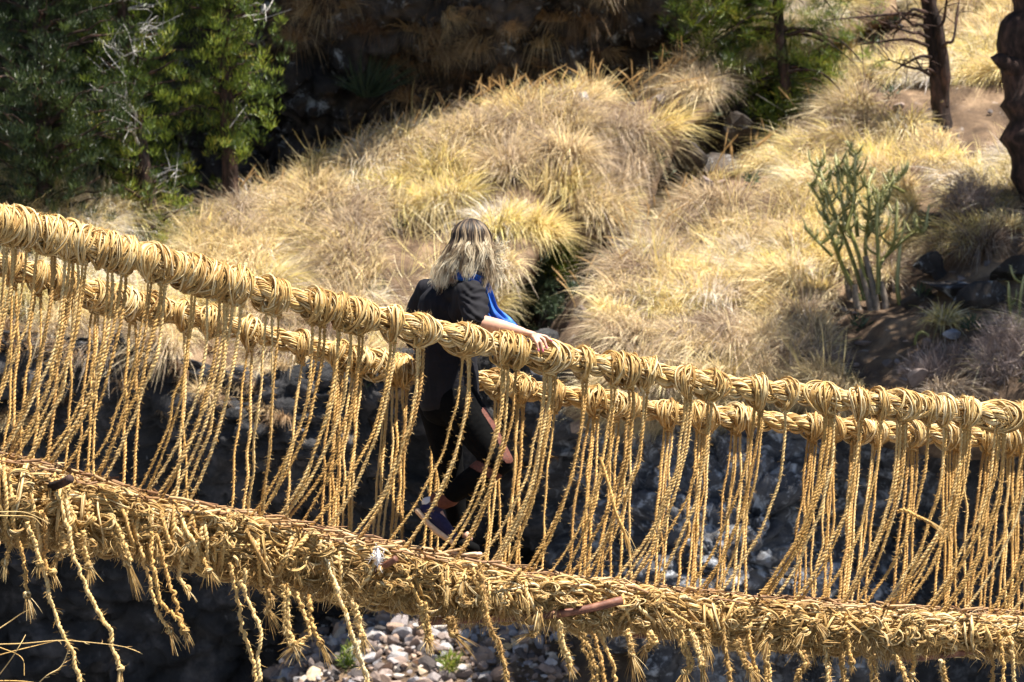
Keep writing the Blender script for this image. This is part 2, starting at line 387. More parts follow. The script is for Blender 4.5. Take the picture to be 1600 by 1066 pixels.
# sunlit tone painted into dark rock between x = 0.3 and 3.8 m where the wall stands in the sun
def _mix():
    m = M_gorge.copy(); m.name = "gorge_wall_painted_sun"; n = m.node_tree; N, L = n.nodes, n.links
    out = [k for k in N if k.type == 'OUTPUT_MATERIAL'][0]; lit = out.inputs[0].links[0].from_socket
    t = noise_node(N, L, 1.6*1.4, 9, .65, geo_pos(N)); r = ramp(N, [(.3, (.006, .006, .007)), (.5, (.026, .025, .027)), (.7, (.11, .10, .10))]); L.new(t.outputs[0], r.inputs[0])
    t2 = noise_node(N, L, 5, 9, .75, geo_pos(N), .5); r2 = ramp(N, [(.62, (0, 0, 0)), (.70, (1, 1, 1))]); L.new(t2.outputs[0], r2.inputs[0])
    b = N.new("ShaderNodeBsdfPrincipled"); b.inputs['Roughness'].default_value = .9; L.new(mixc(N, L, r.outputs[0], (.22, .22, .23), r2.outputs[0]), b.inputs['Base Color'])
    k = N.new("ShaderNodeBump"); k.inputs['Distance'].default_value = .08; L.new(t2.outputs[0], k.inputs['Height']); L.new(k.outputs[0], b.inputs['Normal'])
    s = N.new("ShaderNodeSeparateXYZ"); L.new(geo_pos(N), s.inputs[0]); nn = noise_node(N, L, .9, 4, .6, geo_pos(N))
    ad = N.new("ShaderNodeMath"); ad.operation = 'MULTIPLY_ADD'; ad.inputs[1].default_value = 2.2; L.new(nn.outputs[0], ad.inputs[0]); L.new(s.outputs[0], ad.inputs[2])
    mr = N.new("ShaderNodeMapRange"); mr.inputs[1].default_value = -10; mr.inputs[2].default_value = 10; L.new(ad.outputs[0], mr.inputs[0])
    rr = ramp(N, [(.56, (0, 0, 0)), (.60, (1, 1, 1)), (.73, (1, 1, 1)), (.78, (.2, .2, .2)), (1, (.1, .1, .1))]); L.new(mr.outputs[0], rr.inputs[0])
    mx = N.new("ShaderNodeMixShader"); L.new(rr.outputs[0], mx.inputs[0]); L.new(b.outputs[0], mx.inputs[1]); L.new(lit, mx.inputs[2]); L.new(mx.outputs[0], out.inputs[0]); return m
M_gorge_sunlit_mix = _mix()
# wall of the gorge below both slopes
gx = [-700, -350, 100, 420, 650, 800, 900, 1050, 1220, 1360, 1600, 2000, 2400]
gt = [520, 515, 545, 590, 600, 560, 600, 640, 630, 620, 640, 640, 640]
dep = [  # top, 700, 850, 980, 1250
 [33.0, 32.9, 32.7, 32.5, 32.7, 33.6, 32.8, 32.35, 32.15, 31.9, 30.9, 29.6, 28.6],
 [33.5, 33.5, 33.4, 32.3, 33.4, 34.2, 33.0, 32.0, 31.8, 32.3, 31.5, 30.2, 29],
 [34.1, 34.1, 34.0, 33.5, 34.0, 34.9, 32.9, 31.2, 31.1, 32.4, 32.1, 30.8, 29.6],
 [34.7, 34.7, 34.6, 34.5, 34.8, 35.4, 33.6, 31.5, 31.4, 31.6, 32.6, 31.2, 30],
 [35.8, 35.8, 35.7, 35.6, 35.9, 36.4, 35.0, 34.2, 33.4, 33.6, 33.3, 32.2, 31]]
rowsy = [None, 700, 850, 985, 1300]
gridG = []
for r, (ry_, dr) in enumerate(zip(rowsy, dep)):
    gridG.append([(x, t-30 if ry_ is None else ry_, d) for x, t, d in zip(gx, gt, dr)])
gridG.insert(0, [(x, t-10, d+1.6) for x, t, d in zip(gx, gt, dep[0])])
SG, NG, AG = sheet('cliff', gridG, M_gorge_sunlit_mix, 520, 220, lambda S, n: d_cliff(S, n)*.85)

# river bank of broken stone + valley floor out to the sides
gridR = [[(380, 1190, 35.8), (470, 1000, 35.6), (600, 950, 35.4), (720, 935, 35.0), (830, 930, 35.0), (1000, 930, 35.0)],
         [(370, 1250, 34.6), (450, 1060, 34.0), (560, 1000, 33.7), (700, 968, 33.8), (830, 965, 33.6), (1000, 965, 33.6)],
         [(360, 1330, 33.6), (440, 1120, 32.8), (600, 1050, 32.6), (720, 1030, 32.6), (830, 1030, 32.6), (1000, 1030, 32.6)],
         [(350, 1400, 32), (430, 1290, 30.9), (600, 1250, 30.8), (720, 1250, 30.8), (830, 1250, 30.8), (1000, 1250, 30.8)]]
SR, NR, AR = sheet('river_bank', gridR, M_soil, 90, 70, lambda S, n: n*(.08*fbm(S*2, 3, 5))[..., None])
zf = -3.6
mesh_np('ground', np.array([[-300, -60, zf], [300, -60, zf], [300, 300, zf], [-300, 300, zf]]), np.array([[0, 1, 2, 3]]), M_gorge)['kind'] = 'structure'

# broken stones
def stone_mesh(c, size, acc, rnd, sub=2):
    bm = bmesh.new(); bmesh.ops.create_icosphere(bm, subdivisions=2, radius=1)
    for _ in range(11):
        nn = Vector(rng.normal(size=3)).normalized(); h = rng.uniform(.30, .72)
        for v in bm.verts:
            k = v.co.dot(nn)-h
            if k > 0: v.co -= nn*k
    V = np.array([v.co for v in bm.verts]); T_ = np.array([[v.index for v in f.verts] for f in bm.faces]); bm.free()
    a = rng.uniform(0, 3.14, 3); M = np.array(Matrix.Rotation(a[0], 3, 'X') @ Matrix.Rotation(a[1], 3, 'Z'))
    V = (V*np.array([1.3, 1, .62])*size)@M.T + c
    return V, T_
STONEC = []
def stone_mat():
    m, n, N, L = newmat("bank_stone"); a = attr(N, L)
    r = ramp(N, [(0, (.05, .045, .045)), (.25, (.22, .17, .15)), (.5, (.38, .26, .19)), (.7, (.28, .27, .29)), (.85, (.52, .47, .44)), (1, (.58, .42, .25))]); r.color_ramp.interpolation = 'CONSTANT' if False else 'LINEAR'
    L.new(a[0], r.inputs[0]); t = noise_node(N, L, 9, 8, .7, geo_pos(N)); v = ramp(N, [(.3, (.5, .5, .5)), (.7, (1.15, 1.15, 1.15))]); L.new(t.outputs[0], v.inputs[0])
    out_bsdf(n, N, L, mixc(N, L, r.outputs[0], v.outputs[0], 1.0, 'MULTIPLY'), .8, .3, t.outputs[0], .6, .03); return m
M_stone = stone_mat()
def stones(name, S, Nn, count, smin, smax, maskf, label, kind='stuff', cat='stones', cmax=1.0):
    nv, nu, _ = S.shape; VV = []; TT = []; CC = []; k = 0; tries = 0
    while k < count and tries < count*8:
        tries += 1; i, j = rng.integers(0, nv), rng.integers(0, nu); p = S[i, j]; x, y, d = proj(p)
        if not maskf(x, y): continue
        s = smin*(smax/smin)**(rng.random()**1.6); V, T_ = stone_mesh(p+Nn[i, j]*s*.35+rng.normal(size=3)*.03, s, None, 0)
        TT.append(T_+sum(len(v) for v in VV) if False else T_+k*len(V)); VV.append(V); c = rng.random()*cmax; CC.append(np.tile([c, c, c], (len(V), 1))); k += 1
    o = mesh_np(name, np.vstack(VV), np.vstack(TT), M_stone, None, np.vstack(CC), False)
    tag(o, label, cat, None, kind)
stones('rubble', SR, NR, 4200, .018, .13, lambda x, y: 400 < x < 900 and y < 1150, 'sunlit bank of broken grey and tan stones below the rope bridge')

stones('stones', SA, NA, 60, .04, .12, lambda x, y: 250 < x < 1060 and 100 < y < np.interp(x, cx, bot)-25, 'dark and pale stones scattered among the grass of the sunlit ridge', cmax=.45)
stones('stones', SB, NB, 130, .03, .15, lambda x, y: 900 < x < 1650 and 0 < y < 660 and (rng.random() < .4 or (x > 1330 and y > 330)), 'broken stones scattered over the right-hand slope and round the cactus', cmax=.6)

# ================================================================== grass
def tufts(name, base, nrm, size, nb, mat, label, lean=(0, -.55, -.2), width=.0042, seg=5, droop=1.25, hue=None, upf=1.0):
    """base (N,3): each tuft is nb curved blades"""
    N = len(base); M = N*nb; ti = np.repeat(np.arange(N), nb)
    az = rng.uniform(0, 6.283, M); rad = size[ti]*.22*np.sqrt(rng.random(M))
    o = np.stack([np.cos(az), np.sin(az), np.zeros(M)], -1); n = nrm[ti]
    o = o-(o*n).sum(-1, keepdims=True)*n*.8
    b = base[ti]+o*rad[:, None]
    L = size[ti]*rng.uniform(.55, 1.25, M); tilt = rng.uniform(.15, 1.0, M)*1.05
    up = unit(n*.5+np.array([0, 0, 1.0])*upf)
    tl = rng.normal(size=(N, 3))*.35; tl[:, 2] = 0
    ln = np.array(lean)+tl[ti]
    t = np.linspace(0, 1, seg)[None, :, None]
    d0 = o*np.sin(tilt)[:, None]+up*np.cos(tilt)[:, None]
    path = b[:, None]+L[:, None, None]*(d0[:, None]*t+ln[:, None]*.55*t**2+np.array([0, 0, -1.])*(droop*rng.uniform(.25, 1.0, M))[:, None, None]*t**2.1*.75)
    side = unit(np.cross(d0, rng.normal(size=(M, 3))*.6+np.array([0, -1., .2])))
    wv = (width*rng.uniform(.6, 1.4, M))[:, None, None]*np.array([1, .95, .8, .55, .12] if seg == 5 else np.linspace(1, .1, seg))[None, :, None]
    V = np.stack([path-side[:, None]*wv, path+side[:, None]*wv], 2)
    idx = np.arange(M*seg*2).reshape(M, seg, 2)
    q = np.stack([idx[:, :-1, 0], idx[:, :-1, 1], idx[:, 1:, 1], idx[:, 1:, 0]], -1)
    h = (rng.random(N) if hue is None else hue)[ti]
    C = np.stack([rng.random(M), rng.random(M), (h+rng.normal(size=M)*.07).clip(0, 1)], -1)
    C = np.broadcast_to(C[:, None, None], (M, seg, 2, 3))
    o_ = mesh_np(name, V.reshape(-1, 3), q.reshape(-1, 4), mat, None, C.reshape(-1, 3), True)
    return tag(o_, label, 'grass', None, 'stuff')
def scatter(S, Nn, A, n, mask):
    w_ = A.ravel()/A.sum(); i = rng.choice(len(w_), n*4, p=w_); p = S.reshape(-1, 3)[i]; nn = Nn.reshape(-1, 3)[i]
    x, y, d = proj(p); m = mask(x, y, p); k = np.where(m)[0][:n]
    return p[k]+rng.normal(size=(len(k), 3))*.02, nn[k], x[k], y[k]
def hue_of(p): return (.50+.85*fbm(p*.6, 3, 77)+.24*rng.normal(size=len(p))).clip(0, 1)

def leaf_clumps(acc, cen, rad, per, L=.10, wd=.012, up=.8):
    """upward/outward pointing needle sprays about each centre"""
    K = len(cen); M = K*per; ci = np.repeat(np.arange(K), per)
    v = unit(rng.normal(size=(M, 3))); r = rad[ci]*rng.random(M)**.5
    b = cen[ci]+v*r[:, None]*np.array([1, 1, .8]); d = unit(v*.8+np.array([0, 0, up])+rng.normal(size=(M, 3))*.35)
    l = L*rng.uniform(.5, 1.3, M)[:, None]; s = unit(np.cross(d, rng.normal(size=(M, 3)))); wv = wd*rng.uniform(.6, 1.3, M)[:, None]
    V = np.stack([b-s*wv*.4, b+s*wv*.4, b+d*l*.5+s*wv, b+d*l*.5-s*wv, b+d*l+s*wv*.2, b+d*l-s*wv*.2], 1)
    i = np.arange(M*6).reshape(M, 6); q = np.concatenate([i[:, [0, 1, 2, 3]], i[:, [3, 2, 4, 5]]])
    kc = (rng.random(K)[ci]*.6+rng.random(M)*.4); C = np.repeat(np.stack([kc, kc, kc], -1)[:, None], 6, 1)
    acc.add(V, q, C)
inx = lambda x, y, m=240: (x > -m) & (x < 1600+m) & (y > -m) & (y < 1066+m)
# ridge grass (sunlit)
cxa, cra = np.array(cx, float), np.array(crest, float)
b, n, x, y = scatter(SA, NA, AA, 1320, lambda x, y, p: inx(x, y) & (x < 1330) & (fbm(p*.9, 2, 3) > -.42) & ~((x > 940) & (x < 1080) & (y > 165) & (y < 215)) & (NoneCheck(x, y)))if False else scatter(SA, NA, AA, 1150, lambda x, y, p: inx(x, y) & (x < 1330) & (fbm(p*.9, 2, 3) > -.15) & ~((x > 930) & (x < 1060) & (y > 150) & (y < 205)) & (y < np.interp(x, cxa, np.array(bot, float))-np.where(x > 1010, 40, np.where((x > 770) & (x < 930), 26, 6))))
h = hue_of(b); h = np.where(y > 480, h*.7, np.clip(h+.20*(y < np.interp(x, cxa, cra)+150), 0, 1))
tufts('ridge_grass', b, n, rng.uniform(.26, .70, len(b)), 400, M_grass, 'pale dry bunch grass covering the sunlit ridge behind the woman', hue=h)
# slope grass (right)
b, n, x, y = scatter(SB, NB, AB, 1850, lambda x, y, p: inx(x, y) & (fbm(p*.8, 2, 13) > -.10) & ~((x > 1290) & (x < 1440) & (y > 455) & (y < 600)) & (x > np.interp(-y, [-520, -425, -325, -200, -20], [945, 975, 1085, 1285, 1330])) & ~((x > 1330) & (y > 520) & (x < 1480)) & ~((x > 1385) & (y > 395) & ((y < 500) | (rng.random(len(x)) < .9))))
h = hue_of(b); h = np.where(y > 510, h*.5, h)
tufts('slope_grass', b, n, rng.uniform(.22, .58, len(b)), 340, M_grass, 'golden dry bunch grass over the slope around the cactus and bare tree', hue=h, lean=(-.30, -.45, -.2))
b2, n2, x2, y2 = b[::8], n[::8], x[::8], y[::8]
tufts('stiff_stalks', b2, n2, rng.uniform(.35, .75, len(b2)), 26, M_grass, 'stiff thin stalks standing above the golden slope grass', droop=.25, width=.0035, lean=(.05, -.1, 0), hue=np.full(len(b2), .62))
b2, n2, x2, y2 = scatter(SA, NA, AA, 130, lambda x, y, p: inx(x, y) & (x < 1100) & (y < np.interp(x, cxa, np.array(bot, float))-30))
tufts('stiff_stalks', b2, n2, rng.uniform(.35, .8, len(b2)), 26, M_grass, 'stiff thin stalks standing above the ridge grass', droop=.25, width=.0035, lean=(.05, -.1, 0), hue=np.full(len(b2), .58))
for S_, N_, A_, lab in ((SA, NA, AA, 'small green weeds dotted through the ridge grass'), (SB, NB, AB, 'small green weeds dotted over the right-hand slope')):
    b2, n2, x2, y2 = scatter(S_, N_, A_, 60, lambda x, y, p: inx(x, y) & (fbm(p*1.5, 2, 63) > .12)); wa_ = Acc(); leaf_clumps(wa_, b2+[0, 0, .06], rng.uniform(.06, .14, len(b2)), 40); tag(wa_.build('weeds', M_leaf_dull), lab, 'weeds', None, 'stuff')
# a few big grass clumps hanging on the shaded cliff
b, n, x, y = scatter(SC, NC, AC, 560, lambda x, y, p: inx(x, y) & (x > 420) & (x < 1130) & (y < 330) & (fbm(p*1.1, 2, 43) > .02))
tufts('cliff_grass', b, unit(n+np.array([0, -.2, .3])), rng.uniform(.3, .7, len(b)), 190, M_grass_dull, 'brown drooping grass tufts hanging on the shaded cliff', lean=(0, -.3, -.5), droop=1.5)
# grass on ledges of the gorge wall top edge
b, n, x, y = scatter(SG, NG, AG, 260, lambda x, y, p: inx(x, y) & (y < 665) & ((x < 620) | (x > 1250)) & (fbm(p*1.1, 2, 83) > -.1))
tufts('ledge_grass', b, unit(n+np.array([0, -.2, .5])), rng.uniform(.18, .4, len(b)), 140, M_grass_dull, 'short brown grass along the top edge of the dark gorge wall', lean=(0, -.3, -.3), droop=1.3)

# seed heads standing above the crest lines
def seedheads(name, pts, label, parent=None):
    acc = Acc()
    for p in pts:
        L = rng.uniform(.40, .80); d = unit(np.array([rng.normal()*.28+.05, rng.normal()*.2, 1.0])); bend = np.array([rng.normal()*.20+.08, 0, -.06-.1*rng.random()])
        t = np.linspace(0, 1, 7)[:, None]; c = p+d*L*t+bend*t**2
        tubes(acc, c, .0035, 4, rnd=[.5]); k = 3
        cc = cr(c[4:], 8); tubes(acc, cc, np.array([[.003, .006, .008, .008, .007, .006, .004, .002]]), 5, rnd=[.85])
        whiskers(acc, np.repeat(cc, 9, 0), .028, .0013, 1, np.repeat(np.full((8, 3), d), 9, 0))
    o = acc.build(name, M_seed); return tag(o, label, 'grass', None, 'stuff')
M_seed = rope_mat("seed_heads", [(0, (.45, .30, .14)), (.5, (.55, .38, .18)), (1, (.72, .46, .2))], .3, 30)
def crest_pts(S, Nn, sel, n):
    x, y, d = proj(S.reshape(-1, 3)); k = np.where(sel(x, y))[0]; k = rng.choice(k, n); return S.reshape(-1, 3)[k]
pa = crest_pts(SA, NA, lambda x, y: (x > 300) & (x < 1080) & (y < np.interp(x, cxa, cra)+16) & (y > np.interp(x, cxa, cra)-14), 190)
seedheads('seed_stalk', pa, 'thin orange seed heads standing along the crest of the grassy ridge')
ex = np.array([890, 960, 1080, 1255, 1310]); ey = np.array([520, 425, 325, 200, 20.])
pb = crest_pts(SB, NB, lambda x, y: (y > 100) & (y < 500) & (x < np.interp(-y, -ey, ex)+22) & (x > np.interp(-y, -ey, ex)-14), 110)
seedheads('seed_stalk', pb, 'arched seed heads along the left edge of the golden slope')

# ================================================================== trees
def limb(acc, pts, r0, r1, sides=8, n=24, gn=.12):
    c = cr(pts, n); rr = np.linspace(r0, r1, n)*(1+gn*fbm(np.stack([np.arange(n)*.5, np.zeros(n)+rng.random()*99, np.zeros(n)], -1), 2))
    tubes(acc, c, rr[None], sides, rnd=[rng.random()]); return c
def conifer(base, trunk_pts, r0, r1, prof, nbr, mleaf, label, d0, per=85, dead=0, L=.075, crad=(.05, .13), group='green conifers on the hillside', droop=-.1, fill=.72, wd=.0034, shoot=1.3, side=None):
    root = empty('pine_tree', P(*base)); tag(root, label, 'tree', group)
    ta = Acc(); tp = np.array([P(*p) for p in trunk_pts]); c = limb(ta, tp, r0, r1, 10, 60)
    tr = ta.build('trunk', M_bark, root)
    ba = Acc(); cl = []; zt = c[:, 2]; ndead = 0
    py = proj(c)[1]
    for k in range(nbr):
        i = rng.integers(4, 59); p = c[i]; y = py[i]; hw = np.interp(y, prof[0], prof[1])/F*d0*rng.uniform(.55, 1.08)
        if hw < .05: continue
        a = rng.uniform(0, 6.283) if side is None else (side+rng.normal()*.75 if rng.random() < .7 else rng.normal()*.6); dr = np.array([math.cos(a), math.sin(a)*.8, 0]); t = np.linspace(0, 1, 7)[:, None]
        br = p+dr*hw*t+np.array([0, 0, 1])*hw*(.35*t-droop*t**2*-1.0)+rng.normal(size=(7, 3))*.03*t
        deadb = rng.random() < dead; pal = Acc() if deadb else None
        limb(pal if deadb else ba, br, .018+.012*hw, .005, 5, 12)
        if deadb:
            for q in range(4):
                s0 = br[rng.integers(2, 6)]; limb(pal, np.array([s0, s0+rng.normal(size=3)*.12+[0, 0, .05], s0+rng.normal(size=3)*.2+dr*.15+[0, 0, .12]]), .008, .003, 4, 6)
            pal.build('dead_branch', M_palebark, root); continue
        m = max(3, int((7+hw*8)*fill)); tt = rng.uniform(.25, 1.05, m)
        pts = p+dr*hw*tt[:, None]+np.array([0, 0, 1])*hw*(.35*tt+droop*tt**2)[:, None]+rng.normal(size=(m, 3))*np.array([.13, .13, .20])*(.4+tt[:, None])
        cl.append(pts)
    ba.build('branches', M_bark, root)
    cl = np.vstack(cl); la = Acc(); leaf_clumps(la, cl, rng.uniform(crad[0], crad[1], len(cl)), per, L, wd, shoot)
    la.build('crown', mleaf, root)
    return root
# left group
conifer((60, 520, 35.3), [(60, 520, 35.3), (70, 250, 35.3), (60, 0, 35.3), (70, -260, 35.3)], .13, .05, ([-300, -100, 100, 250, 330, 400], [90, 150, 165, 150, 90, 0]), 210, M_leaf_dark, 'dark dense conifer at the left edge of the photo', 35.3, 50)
conifer((252, 480, 35.9), [(252, 480, 35.9), (235, 330, 35.9), (212, 180, 35.9), (190, 0, 35.9), (180, -260, 35.9)], .11, .045, ([-300, -100, 50, 200, 300, 370, 420], [60, 85, 105, 112, 105, 70, 0]), 190, M_leaf, 'green conifer with pale bare branches, second from the left edge', 35.9, 52, .36)
conifer((362, 352, 36.5), [(362, 352, 36.5), (358, 230, 36.4), (350, 60, 36.2), (348, -260, 36.0)], .105, .06, ([-300, -100, 0, 100, 170, 205, 225], [60, 86, 88, 84, 66, 36, 0]), 150, M_leaf, 'bright green conifer with dark bare lower trunk beside the shaded cliff', 37.4, 50, .06)
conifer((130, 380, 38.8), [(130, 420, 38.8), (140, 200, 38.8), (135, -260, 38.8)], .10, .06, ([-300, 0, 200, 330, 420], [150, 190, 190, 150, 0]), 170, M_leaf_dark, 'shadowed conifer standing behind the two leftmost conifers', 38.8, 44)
# centre-right pine, thin crown to its left
conifer((1236, 218, 38.6), [(1238, 222, 38.6), (1226, 120, 38.6), (1215, 0, 38.6), (1205, -260, 38.6)], .085, .05, ([-300, -60, 0, 60, 120, 160, 190, 205], [150, 150, 145, 140, 125, 60, 0, 0]), 90, M_leaf, 'slim pine with open drooping crown at the top right of centre', 38.6, 50, .05, L=.11, crad=(.04, .11), droop=-.70, fill=.9, shoot=.5, side=2.9)

# bare tree
root = empty('bare_tree', P(1478, 236, 37.2)); tag(root, 'leafless dark tree with dead side branches on the golden slope', 'tree')
a_ = Acc(); tk = limb(a_, [P(1478, 245, 37.2), P(1470, 170, 37.2), P(1462, 80, 37.2), P(1452, 10, 37.2), P(1440, -120, 37.2), P(1430, -260, 37.2)], .125, .07, 10, 60, .25)
limb(a_, [P(1476, 165, 37.15), P(1477, 110, 37.1), P(1468, 50, 37.1), P(1455, -20, 37.1), P(1470, -160, 37.0)], .06, .04, 8, 30, .3)
a_.build('trunk', M_bark, root)
a_ = Acc()
for (x0, y0, x1, y1, x2, y2) in [(1445, 28, 1400, 22, 1290, 32), (1450, 72, 1405, 62, 1340, 70), (1455, 118, 1420, 105, 1385, 92), (1450, 5, 1420, -8, 1395, -20), (1462, 115, 1440, 108, 1425, 80), (1450, 45, 1425, 38, 1392, 8), (1460, 60, 1475, 30, 1482, -30), (1468, 80, 1490, 60, 1500, -10), (1455, 90, 1430, 92, 1398, 110), (1448, 20, 1422, 18, 1385, 55), (1452, 60, 1420, 50, 1365, 30)]:
    c = limb(a_, [P(x0, y0, 37.1), P((x0+x1)/2, (y0+y1)/2-3, 37.0), P(x1, y1, 36.8+rng.random()*.4), P(x2, y2, 36.6+rng.random()*.8)], .026, .006, 5, 22)
    for q in range(9):
        s0 = c[rng.integers(8, 22)]; dd = rng.normal(size=3)*np.array([.2, .15, .16]); limb(a_, [s0, s0+dd*.6+[0, 0, .03], s0+dd+[0, 0, .0]], .007, .003, 4, 6)
a_.build('branches', M_bark, root)

# thick gnarled trunk at the right edge, unseen crown added off frame to shade the slope
root = empty('gnarled_tree', P(1640, 360, 34.2)); tag(root, 'thick gnarled trunk with a burl cut by the right edge of the photo', 'tree')
a_ = Acc(); limb(a_, [P(1640, 380, 34.2), P(1612, 260, 34.2), P(1604, 160, 34.2), P(1590, 90, 34.2), P(1618, 0, 34.2), P(1640, -160, 34.3), P(1665, -420, 34.5)], .28, .20, 14, 60, .45)
limb(a_, [P(1590, 105, 34.1), P(1572, 100, 34.0), P(1560, 92, 33.95), P(1552, 96, 33.95)], .13, .06, 10, 14, .5)
a_.build('trunk', M_bark, root)
a_ = Acc(); cl = []
top = P(1665, -420, 34.5); top2 = P(1890, -330, 31.7)
limb(a_, [top, (top+top2)/2+[0, 0, .25], top2], .16, .09, 10, 20)
for k in range(44):
    a = rng.uniform(0, 6.283); Lb = rng.uniform(.5, 2.1); e = top2+np.array([math.cos(a)*Lb, math.sin(a)*Lb, rng.uniform(-.5, .9)])
    limb(a_, [top2+[0, 0, -.2*rng.random()], (top2+e)/2+[0, 0, .2], e], .06, .015, 6, 12)
    cl.append(e+rng.normal(size=(22, 3))*np.array([.42, .42, .3]))
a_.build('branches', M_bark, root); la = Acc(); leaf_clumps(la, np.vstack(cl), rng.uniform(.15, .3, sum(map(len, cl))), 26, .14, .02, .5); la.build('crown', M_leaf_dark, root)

# ================================================================== cactus
def cactus_arm(acc, pts, r0, r1):
    r0 *= .64; r1 *= .62
    c = cr(pts, max(10, int(clen(np.array(pts))/.035))); n = len(c)
    T_, N_, B_ = frames(c[None]); sides = 12; a = np.arange(sides)/sides*2*math.pi
    rib = np.where(np.arange(sides) % 2 == 0, 1.0, .74); rr = np.linspace(r0, r1, n); rr[-1] *= .25; rr[-2] *= .75
    V = c[:, None]+(rr[:, None]*rib)[:, :, None]*(np.cos(a)[None, :, None]*N_[0][:, None]+np.sin(a)[None, :, None]*B_[0][:, None])
    idx = np.arange(n*sides).reshape(n, sides); q = np.stack([idx[:-1], np.roll(idx, -1, 1)[:-1], np.roll(idx, -1, 1)[1:], idx[1:]], -1)
    C = np.zeros((n, sides, 3)); C[..., 0] = np.linspace(.1+.3*rng.random(), .65+.3*rng.random(), n)[:, None]
    acc.add(V, q, C)
    i = rng.integers(0, n, n*5); aa = rng.uniform(0, 6.28, n*5)[:, None]; o = np.cos(aa)*N_[0][i]+np.sin(aa)*B_[0][i]
    whiskers(acc, c[i]+o*rr[i][:, None], .035, .0022, 1, o)
def cactus(base, stems, label, group, woody=None):
    root = empty('cactus', P(*base)); tag(root, label, 'cactus', group)
    if woody:
        acc = Acc()
        for s in woody: limb(acc, [P(*p) for p in s], .045, .034, 9, 20)
        acc.build('woody_base', M_cactus_wood, root)
    for pts, r0, r1, kids in stems:
        acc = Acc(); pp = [P(*p) for p in pts]; cactus_arm(acc, pp, r0, r1); st = acc.build('stem', M_cactus, root)
        c = cr(pp, 40)
        if kids:
            for k in range(int(kids*1.5)):
                ka = Acc()
                i = rng.integers(14, 39); s = rng.choice([-1, 1]); Lk = rng.uniform(.07, .28)*(1-.4*i/40)
                dx = np.array([s, rng.normal()*.8, 0]); dx = unit(dx)
                cactus_arm(ka, [c[i], c[i]+dx*Lk*.35+[0, 0, Lk*.18], c[i]+dx*Lk*.6+[0, 0, Lk*.5], c[i]+dx*Lk*.72+rng.normal(size=3)*.02+[0, 0, Lk*1.1]], .022, .016)
                ka.build('side_shoot', M_cactus, st)
    return root
D = 33.0
def J(): return D+rng.normal()*.12
cactus((1365, 508, D), [
  ([(1345, 470, D), (1318, 420, J()), (1300, 370, J()), (1285, 320, J()), (1262, 285, J())], .042, .028, 16),
  ([(1352, 470, D), (1330, 400, J()), (1310, 350, J()), (1292, 300, J()), (1275, 245, J())], .040, .026, 16),
  ([(1356, 450, D), (1342, 400, J()), (1325, 350, J()), (1312, 300, J()), (1305, 240, J())], .040, .028, 14),
  ([(1322, 360, D-.1), (1335, 310, J()), (1336, 270, J()), (1337, 235, J())], .036, .026, 10),
  ([(1340, 370, D+.1), (1333, 320, J()), (1325, 280, J()), (1324, 245, J())], .036, .026, 9),
  ([(1362, 430, D), (1352, 390, J()), (1358, 330, J()), (1357, 290, J()), (1368, 262, J())], .036, .026, 13),
  ([(1372, 460, D-.2), (1372, 400, D-.2), (1370, 350, D-.2), (1373, 300, D-.2)], .038, .028, 8),
  ([(1300, 400, D-.1), (1280, 380, J()), (1262, 360, J())], .030, .024, 4),
  ([(1376, 470, D+.1), (1374, 420, J()), (1388, 395, J()), (1398, 372, J()), (1402, 312, J())], .034, .026, 4),
  ([(1380, 405, D), (1408, 378, J()), (1425, 365, J()), (1443, 360, J()), (1452, 320, J())], .032, .024, 4),
  ([(1412, 300, D+.1), (1390, 290, J()), (1378, 300, J()), (1372, 340, J())], .028, .024, 8),
  ([(1366, 330, D), (1385, 300, J()), (1405, 275, J())], .028, .022, 8),
 ], 'large many-armed cactus on the golden slope', None,
 woody=[[(1358, 512, D), (1340, 480, D), (1335, 445, D)], [(1364, 512, D), (1358, 470, D), (1345, 420, D)], [(1370, 512, D), (1368, 470, D), (1352, 400, D)], [(1380, 510, D), (1384, 480, D), (1376, 440, D)], [(1350, 512, D), (1318, 485, D), (1300, 478, D)], [(1360, 512, D), (1330, 470, D+.2), (1322, 420, D+.2)]])
cactus((1410, 500, D), [([(1411, 500, D), (1402, 450, D), (1404, 410, D), (1407, 372, D)], .045, .03, 0)], 'single grey-green column cactus just right of the large cactus', None)
cactus((1172, 500, 33.6), [([(1173, 500, 33.6), (1167, 470, 33.6), (1172, 420, 33.6)], .030, .022, 0), ([(1172, 422, 33.6), (1178, 427, 33.6), (1184, 424, 33.6), (1185, 416, 33.6)], .022, .018, 0)], 'thin lone cactus stem with a hooked tip on the middle of the slope', None)
cactus((1434, 556, 31.8), [([(1434, 556, 31.8), (1430, 535, 31.8), (1434, 522, 31.8), (1443, 519, 31.8), (1451, 526, 31.8), (1449, 541, 31.8)], .030, .020, 0)], 'small cactus bent into a hoop on bare tan soil', None)
cactus((1590, 510, 31.3), [([(1588, 510, 31.3), (1578, 480, 31.3), (1576, 440, 31.3)], .032, .025, 1), ([(1592, 510, 31.3), (1594, 470, 31.3), (1600, 430, 31.3)], .032, .025, 1)], 'shaded dark green cactus stems at the right edge of the photo', None)

